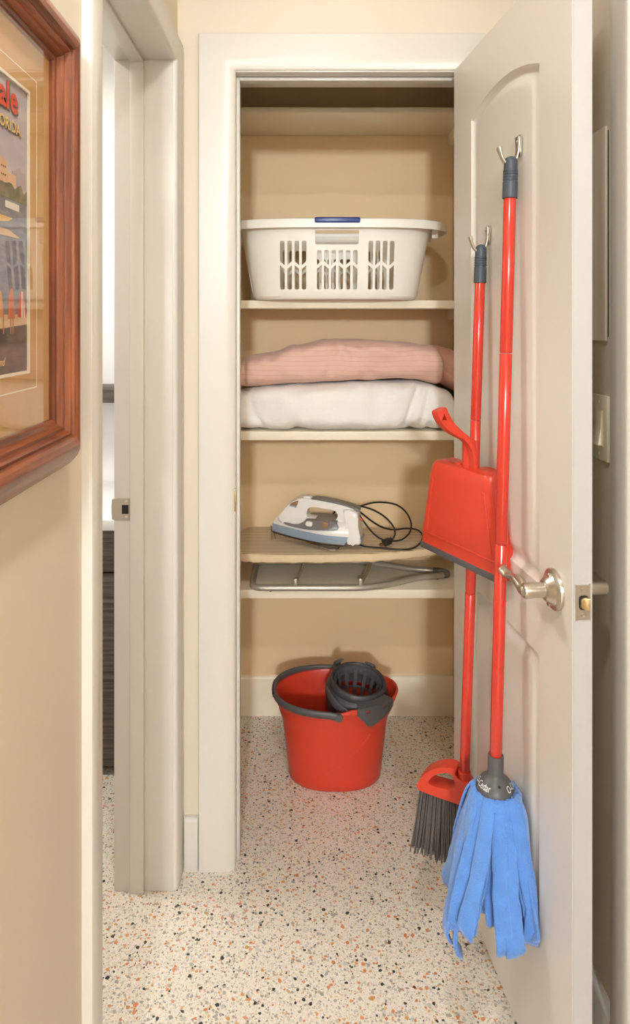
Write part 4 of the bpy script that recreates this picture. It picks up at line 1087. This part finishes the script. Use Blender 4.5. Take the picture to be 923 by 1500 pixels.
# local x: from the door outwards along the lip, local y: away from the viewer side (into the hollow) is -y here
# world dir of local +y = rotate(x by 90) = (-0.891,-0.454): towards the viewer
def shell_sec(z, x0, x1, yf, yb, rc, n=6):
    """open U section: back-left, round corner, front, round corner, back-right"""
    pts = [(x1, yb)]
    for k in range(n+1):
        t = PI/2*k/n; pts.append((x1-rc+rc*math.cos(t), yf-rc+rc*math.sin(t)))
    for k in range(n+1):
        t = PI/2+PI/2*k/n; pts.append((x0+rc+rc*math.cos(t), yf-rc+rc*math.sin(t)))
    pts.append((x0, yb))
    return [(x, y, z) for x, y in pts]
secs = [(0.000, 0.000, 0.272, 0.012, -0.020, 0.010), (0.030, 0.004, 0.270, 0.0125, -0.024, 0.012), (0.036, 0.007, 0.268, 0.0150, -0.026, 0.014), (0.10, 0.020, 0.258, 0.014, -0.036, 0.018), (0.170, 0.034, 0.246, 0.0125, -0.047, 0.020), (0.190, 0.039, 0.242, 0.0105, -0.050, 0.020), (0.199, 0.044, 0.238, 0.0055, -0.050, 0.020), (0.203, 0.054, 0.228, -0.005, -0.050, 0.018)]
def dust_shell(th):
    bm = bmesh.new(); R_ = []
    for z, x0, x1, yf, yb, rc in secs: R_.append([bm.verts.new(p) for p in shell_sec(z, x0, x1, yf, yb, rc)])
    n = len(R_[0])
    for a, b in zip(R_, R_[1:]):
        for j in range(n-1): bm.faces.new((a[j], a[j+1], b[j+1], b[j]))
    bm.faces.new(R_[-1])
    bmesh.ops.recalc_face_normals(bm, faces=bm.faces)
    bmesh.ops.solidify(bm, geom=bm.faces[:], thickness=th)
    return bm
bm = dust_shell(0.0025)
cut = B(0.117, 0.152, -0.08, -0.0115, 0.188, 0.23, 0.004)
finish('pan', boolean(bm, cut), 'red', dust, world=False, angle=32)
finish('rubber_lip', B(0.001, 0.271, 0.0075, 0.0128, -0.009, 0.006, 0.0015), 'charcoal', dust, world=False)['label'] = 'black rubber lip'
# raised clip pocket on top
finish('clip_block', B(0.155, 0.172, -0.045, -0.008, 0.198, 0.207, 0.003), 'red', dust, world=False)
# handle: half-round column beside the pole turning into a strap that bends out to the tip
col = []
bm = bmesh.new(); rings = []
for z in (0.198, 0.215, 0.240, 0.262):
    ring = []
    for r in (0.0165, 0.0140):
        rng_ = range(13) if r > 0.015 else range(12, -1, -1)
        for k in rng_:
            a = math.radians(-20+220*k/12); ring.append(Vector((0.134+r*math.cos(a), -0.024+0.006+r*math.sin(a), z)))
    rings.append(ring)
loft(bm, rings); finish('pole_clip', bm, 'red', dust, world=False, angle=50)
hp = cat_rom([(0.112, -0.012, 0.196), (0.112, -0.010, 0.225), (0.114, -0.004, 0.250), (0.120, 0.008, 0.268), (0.128, 0.026, 0.282), (0.134, 0.042, 0.296), (0.138, 0.056, 0.316), (0.140, 0.062, 0.332)], 6)
n = len(hp)
nr = []
for i in range(n):
    t = (hp[min(i+1, n-1)]-hp[max(i-1, 0)]).normalized(); nr.append(t.cross(Vector((1, 0, 0))))
hw = [0.010+0.004*min(1, max(0, (i/n-0.3)/0.3)) for i in range(n)]
ht = [0.0065+0.0065*min(1, max(0, (i/n-0.45)/0.35)) for i in range(n)]; ht[-1] *= 0.85; ht[-2] *= 0.95
bm = bmesh.new(); strap(bm, hp, hw, ht, nr)
cut = bmesh.new(); prism(cut, [(-0.006, -0.008), (0.006, -0.008), (0.0, 0.008)], -0.03, 0.03, lambda a, b, h: Vector((0.1395+h, 0.059+a, 0.318+b)))
finish('handle', boolean(bm, cut), 'red', dust, world=False, angle=50)
# embossed marks and rib on the face
finish('face_rib', B(0.012, 0.264, 0.0120, 0.0152, 0.031, 0.034, 0.001), 'red', dust, world=False)
for side, x0, x1 in ((0, 0.056, 0.030), (1, 0.225, 0.243)):
    bm = bmesh.new(); strap(bm, [(x0, 0.0128, 0.165), ((x0+x1)/2, 0.0146, 0.10), (x1, 0.0153, 0.04)], 0.003, 0.0012, [Vector((0, 1, 0))]*3)
    finish('corner_rib', bm, 'red', dust, world=False)

# ------------------------------------------------------------------ framed picture on the left wall
PY1, PZ0, PZ1 = 0.916, 1.208, 1.792     # outer right end, bottom, top
SW = 0.070
PY0 = 0.408
pic = thing('framed_picture', (XL, (PY0+PY1)/2, PZ0), 'cherry wood framed travel poster hanging on the left wall', 'picture')
prof = [(0.0, 0.001), (0.0, 0.006), (0.006, 0.014), (0.016, 0.024), (0.026, 0.0305), (0.034, 0.033), (0.041, 0.0320), (0.045, 0.0290), (0.0465, 0.0255), (0.050, 0.0265), (0.0525, 0.0235), (0.054, 0.0195), (0.058, 0.0200), (0.0605, 0.0165), (0.062, 0.0125), (0.067, 0.0120), (0.070, 0.0095), (0.070, 0.004), (0.068, 0.001)]
def rail(p, q, inn, m):
    """p,q: outer corners (y,z); inn: inward unit vector; mitred ends"""
    bm = bmesh.new(); rings = []
    p, q = Vector(p), Vector(q); d = (q-p).normalized()
    for end, sg in ((p, 1), (q, -1)):
        ring = []
        for w, h in prof:
            pt = end+Vector(inn)*w+d*(w*sg)
            ring.append(Vector((XL+h, pt.x, pt.y)))
        rings.append(ring)
    loft(bm, rings)
    return finish('frame_rail', bm, m, pic, angle=25)
rail((PY0, PZ0), (PY1, PZ0), (0, 1), 'frame'); rail((PY0, PZ1), (PY1, PZ1), (0, -1), 'frame')
rail((PY1, PZ0), (PY1, PZ1), (-1, 0), 'framev'); rail((PY0, PZ0), (PY0, PZ1), (1, 0), 'framev')
iy0, iy1, iz0, iz1 = PY0+SW-0.004, PY1-SW+0.004, PZ0+SW-0.004, PZ1-SW+0.004
qy0, qy1, qz0, qz1 = 0.543, 0.784, 1.343, 1.661   # printed poster
def flat_rect(y0, y1, z0, z1, h, th=0.0006): return B(XL+h-th, XL+h, y0, y1, z0, z1)
def flat_ring(y0, y1, z0, z1, w, h0, h1):
    bm = bmesh.new()
    for a in ((y0, y1, z0, z0+w), (y0, y1, z1-w, z1), (y0, y0+w, z0+w, z1-w), (y1-w, y1, z0+w, z1-w)): box(bm, XL+h0, XL+h1, *a)
    return bm
bm = bmesh.new()
for a in ((iy0, iy1, iz0, qz0-0.003), (iy0, iy1, qz1+0.003, iz1), (iy0, qy0-0.003, qz0-0.003, qz1+0.003), (qy1+0.003, iy1, qz0-0.003, qz1+0.003)): box(bm, XL+0.0035, XL+0.0058, *a)
finish('mat_board', bm, 'mat', pic)['label'] = 'mottled tan mat board'
finish('mat_bevel', flat_ring(qy0-0.0032, qy1+0.0032, qz0-0.0032, qz1+0.0032, 0.0034, 0.0035, 0.0060), 'matline', pic)
finish('mat_line', flat_ring(qy0-0.0235, qy1+0.0235, qz0-0.0215, qz1+0.0215, 0.0012, 0.0056, 0.0061), 'matline', pic)
finish('backing', B(XL+0.0005, XL+0.0022, iy0, iy1, iz0, iz1), 'matline', pic)
finish('glass', B(XL+0.0098, XL+0.0104, iy0, iy1, iz0, iz1), 'glass', pic)
# the printed poster: flat print built as thin shapes on the sheet
def print_mat(name, c0, c1, nsc=14, cs=None):
    m = bpy.data.materials.new(name); m.use_nodes = True
    N, L = nt(m); b = N['Principled BSDF']; b.inputs['Roughness'].default_value = 0.6
    tc = N.new('ShaderNodeTexCoord'); n = N.new('ShaderNodeTexNoise'); n.inputs['Scale'].default_value = nsc; n.inputs['Detail'].default_value = 4
    mp = N.new('ShaderNodeMapping'); mp.inputs['Scale'].default_value = cs or (1, 1, 1)
    L.new(tc.outputs['Object'], mp.inputs[0]); L.new(mp.outputs[0], n.inputs['Vector'])
    r = N.new('ShaderNodeValToRGB'); r.color_ramp.elements[0].position = 0.35; r.color_ramp.elements[1].position = 0.65
    r.color_ramp.elements[0].color = lin(c0); r.color_ramp.elements[1].color = lin(c1)
    L.new(n.outputs['Fac'], r.inputs['Fac']); L.new(r.outputs['Color'], b.inputs['Base Color'])
    return m
pm_sky = print_mat('print_sky', (176, 168, 180), (206, 190, 186), 18, (1, 1, 2))
pm_water = print_mat('print_water', (112, 112, 128), (146, 142, 150), 40, (1, 1, 5))
pm_tree = print_mat('print_trees', (92, 88, 68), (146, 132, 98), 90)
pm_dark = print_mat('print_dark_sand', (62, 52, 52), (104, 84, 70), 30, (1, 1, 2))
poster = finish('poster_sheet', flat_rect(qy0-0.002, qy1+0.002, qz0-0.002, qz1+0.002, 0.0030, 0.0007), pm_sky, pic)
lay = [0.0031]
def shape(name, poly, m):
    """poly in photo pixels -> sheet coordinates"""
    lay[0] += 0.00003
    pts = []
    for u, v in poly:
        Y = 0.3165*1000/(443-u); pts.append((Y, CAMZ-(v-470)*Y/1000))
    bm = bmesh.new(); prism(bm, pts, 0.0029, lay[0], lambda a, b, h: Vector((XL+h, min(max(a, qy0), qy1), min(max(b, qz0), qz1))))
    if isinstance(m, tuple): m = mat('print_'+name, m, 0.6, var=0.08, vscale=60)
    return finish(name, bm, m, poster, world=False) if False else sub(bm, name, m)
def sub(bm, name, m):
    bmesh.ops.translate(bm, verts=bm.verts, vec=-Vector(pic.location))
    return finish(name, bm, m, poster, world=False, smooth=False)
def yz(name, poly, m):
    lay[0] += 0.00003
    bm = bmesh.new(); prism(bm, poly, 0.0029, lay[0], lambda a, b, h: Vector((XL+h, a, b)))
    if isinstance(m, tuple): m = mat('print_'+name, m, 0.6, var=0.08, vscale=60)
    return sub(bm, name, m)
yz('printed_water', [(qy0, 1.36), (qy1, 1.36), (qy1, 1.535), (qy0, 1.535)], pm_water)
yz('printed_building', [(0.560, 1.54), (0.600, 1.54), (0.600, 1.60), (0.560, 1.60)], (214, 170, 132))
yz('printed_building', [(0.640, 1.54), (0.680, 1.54), (0.680, 1.585), (0.640, 1.585)], (206, 160, 126))
shape('printed_building', [(-14, 282), (11, 282), (11, 236), (0, 226), (-14, 224)], (222, 176, 140))
shape('printed_building', [(18, 275), (38, 280), (38, 256), (31, 252), (29, 246), (24, 250), (18, 250)], (176, 158, 164))
shape('printed_building', [(10, 275), (24, 276), (24, 258), (12, 252)], (226, 178, 138))
for r_ in range(3):
    for c_ in range(3):
        shape('printed_window', [(2+c_*2.6, 240+r_*12+c_*1.4), (3.6+c_*2.6, 240.6+r_*12+c_*1.4), (3.6+c_*2.6, 243+r_*12+c_*1.4), (2+c_*2.6, 242.4+r_*12+c_*1.4)], (96, 72, 60))
tp = []
for k in range(31):
    Y = qy0+(qy1-qy0)*k/30; tp.append((Y, 1.548+0.004*math.sin(k*1.9)+0.003*math.sin(k*4.1)))
yz('printed_trees', [(qy0, 1.532), (qy1, 1.532)]+tp[::-1], pm_tree)
shape('printed_boat', [(8, 293), (28, 301), (28, 311), (8, 303)], (236, 226, 214))
shape('printed_boat', [(-40, 306), (0, 313), (19, 320), (12, 324), (-40, 322)], (232, 186, 116))
shape('printed_boat', [(-40, 322), (12, 336), (30, 350), (-40, 334)], (226, 190, 150))
yz('printed_beach', [(qy0, 1.385), (qy1, 1.392), (qy1, 1.408), (qy0, 1.402)], (222, 186, 148))
yz('printed_shore', [(qy0, qz0), (qy1, qz0), (qy1, 1.396), (0.72, 1.392), (qy0, 1.385)], pm_dark)
def umb(y, z, w, h, c):
    pts = [(y-w+2*w*k/12, z+h*math.sin(PI*k/12)**0.8) for k in range(13)]
    yz('printed_umbrella', pts, c)
umb(0.770, 1.404, 0.012, 0.030, (206, 84, 62)); yz('printed_stripe', [(0.768, 1.404), (0.772, 1.404), (0.7715, 1.433), (0.7685, 1.433)], (238, 226, 214)); yz('printed_stripe', [(0.7745, 1.404), (0.779, 1.404), (0.7745, 1.428)], (238, 226, 214))
umb(0.742, 1.402, 0.009, 0.034, (214, 116, 76)); umb(0.715, 1.404, 0.007, 0.028, (222, 150, 92))
for y in (0.740, 0.746, 0.722): yz('printed_figure', [(y-0.0012, 1.386), (y+0.0012, 1.386), (y+0.0016, 1.412), (y-0.0016, 1.412)], (196, 124, 92))
def ptext(txt, y, z, size, m, bold, align='RIGHT', shear=0, dz=0.0):
    lay[0] += 0.00003
    bm = text_mesh(txt, size, 0.0, bold, align, shear)
    for v in bm.verts: v.co = Vector((XL+lay[0]+0.00004, y+v.co.x, z+v.co.y))
    return sub(bm, 'printed_lettering', m)
pmg = mat('print_shadow_grey', (96, 90, 98), 0.6); pmr = mat('print_coral', (226, 92, 62), 0.6); pmy = mat('print_yellow', (242, 204, 120), 0.6)
ptext('Lauderdale', 0.7600, 1.6265, 0.0425, pmg, 0.0011); ptext('Lauderdale', 0.7580, 1.6285, 0.0425, pmr, 0.0011)
ptext('FLORIDA', 0.7665, 1.6050, 0.0175, pmg, 0.0005); ptext('FLORIDA', 0.7652, 1.6062, 0.0175, pmy, 0.0004)
ptext('nd', 0.7235, 1.3525, 0.012, pmy, 0.0001, shear=0.35)

# ------------------------------------------------------------------ right wall fittings
pan = thing('breaker_panel', (XR, 1.45, 1.36), 'cream painted breaker panel cover on the wall behind the door', 'electrical panel')
finish('cover_plate', B(XR-0.006, XR, 1.272, 1.632, 1.362, 1.764, 0.002), 'wall', pan)
finish('gap', B(XR-0.0064, XR-0.0055, 1.330, 1.574, 1.412, 1.712), 'dark', pan)['label'] = 'dark gap round the panel door'
finish('edge_shadow', B(XR-0.0008, XR, 1.2695, 1.2725, 1.37, 1.755), 'dark', pan)  # thin dark strip laid on the wall as the plate's shadow gap
finish('panel_door', B(XR-0.010, XR-0.005, 1.338, 1.568, 1.418, 1.706, 0.0015), 'wall', pan)
for z in (1.395, 1.730):
    finish('screw', lathe(bmesh.new(), [(0.005, 0), (0.0045, 0.0015), (0.002, 0.0022), (0.0003, 0.0022)], 12, Matrix.Translation((XR-0.006, 1.338, z)) @ Matrix.Rotation(-PI/2, 4, 'Y')), 'plate', pan)
sw = thing('light_switch', (XR, 1.297, 1.14), 'cream light switch plate on the wall behind the door', 'switch')
finish('switch_plate', B(XR-0.0065, XR, 1.262, 1.332, 1.137, 1.260, 0.0025), 'plate', sw)
finish('rocker_frame', B(XR-0.0075, XR-0.006, 1.280, 1.314, 1.164, 1.232, 0.0008), 'plate', sw)
bm = bmesh.new(); prism(bm, [(1.166, 0.0072), (1.230, 0.0072), (1.230, 0.0085), (1.198, 0.0095), (1.166, 0.0150)], 1.282, 1.312, lambda a, b, h: Vector((XR-b, h, a)), 0.0006)
finish('rocker', bm, 'plate', sw)
for z in (1.150, 1.247):
    finish('screw', lathe(bmesh.new(), [(0.003, 0), (0.0028, 0.0008), (0.0003, 0.001)], 12, Matrix.Translation((XR-0.0064, 1.297, z)) @ Matrix.Rotation(-PI/2, 4, 'Y')), 'plate', sw)

# ------------------------------------------------------------------ bathroom beyond the left doorway
van = thing('bathroom_vanity', (-0.85, 2.35, 0), 'grey-brown wood vanity seen through the narrow doorway gap', 'vanity')
finish('carcass', B(-1.25, -0.403, 2.12, 2.599, 0.09, 0.757), 'vanity', van)
finish('toe_kick', B(-1.25, -0.403, 2.18, 2.599, 0, 0.09), 'dark', van)
finish('drawer', B(-1.247, -0.405, 2.10, 2.12, 0.628, 0.755, 0.001), 'vanity', van)
finish('door_panel', B(-1.247, -0.827, 2.10, 2.12, 0.03, 0.622, 0.001), 'vanity', van)
finish('door_panel', B(-0.823, -0.405, 2.10, 2.12, 0.03, 0.622, 0.001), 'vanity', van)
ct = tag(finish('vanity_top', B(-1.27, -0.401, 2.09, 2.599, 0.757, 0.790, 0.002), 'counter'), 'white vanity countertop seen through the doorway gap', 'countertop')
sh = thing('floating_shelf', (-0.8, 2.55, 1.09), 'weathered brown wood shelf on the white bathroom wall', 'shelf')
finish('plank', B(-1.25, -0.403, 2.47, 2.60, 1.103, 1.160, 0.001), 'vanity', sh)
for x in (-1.1, -0.52):
    finish('bracket', B(x-0.01, x+0.01, 2.50, 2.60, 1.098, 1.103), 'dark', sh)

# ------------------------------------------------------------------ lamps
def downlight(loc, r, label):
    root = thing('ceiling_lamp', loc, label, 'lamp')
    x, y, z = loc
    finish('trim_ring', lathe(bmesh.new(), [(r+0.022, CH), (r+0.024, CH-0.004), (r+0.018, CH-0.010), (r+0.004, CH-0.012), (r, CH-0.010), (r, CH-0.001)], 40, Matrix.Translation((x, y, 0)), True), 'ceiling', root)
    finish('diffuser', lathe(bmesh.new(), [(0.001, CH-0.009), (r*0.6, CH-0.009), (r+0.001, CH-0.006), (r+0.001, CH-0.002), (0.001, CH-0.002)], 40, Matrix.Translation((x, y, 0))), 'lampglass', root)
downlight(HALL_LAMP, 0.045, 'small round hall ceiling lamp just in front of the closet')
downlight(MID_FILL, 0.065, 'added round ceiling fill light above the viewer')  # fixture added around the ceiling fill
fill_globe = thing('added_fill_globe', BACK_FILL, 'added white globe fill light hanging in the hall behind the viewer', 'lamp')  # unseen globe added to carry the front fill
_x, _y, _z = BACK_FILL
finish('globe', lathe(bmesh.new(), [(0.001, _z-0.085)]+[(0.085*math.sin(PI*k/16), _z-0.085*math.cos(PI*k/16)) for k in range(1, 16)]+[(0.001, _z+0.085)], 32, Matrix.Translation((_x, _y, 0))), 'lampglass', fill_globe)
finish('cord', tube(bmesh.new(), [(_x, _y, _z+0.08), (_x, _y, CH-0.02)], 0.004, 8), 'trim', fill_globe)
finish('canopy', lathe(bmesh.new(), [(0.001, CH-0.03), (0.03, CH-0.028), (0.05, CH-0.01), (0.052, CH), (0.001, CH)], 28, Matrix.Translation((_x, _y, 0))), 'trim', fill_globe)
downlight((BATH_LAMP[0], BATH_LAMP[1], 2.432), 0.14, 'round bathroom ceiling lamp')
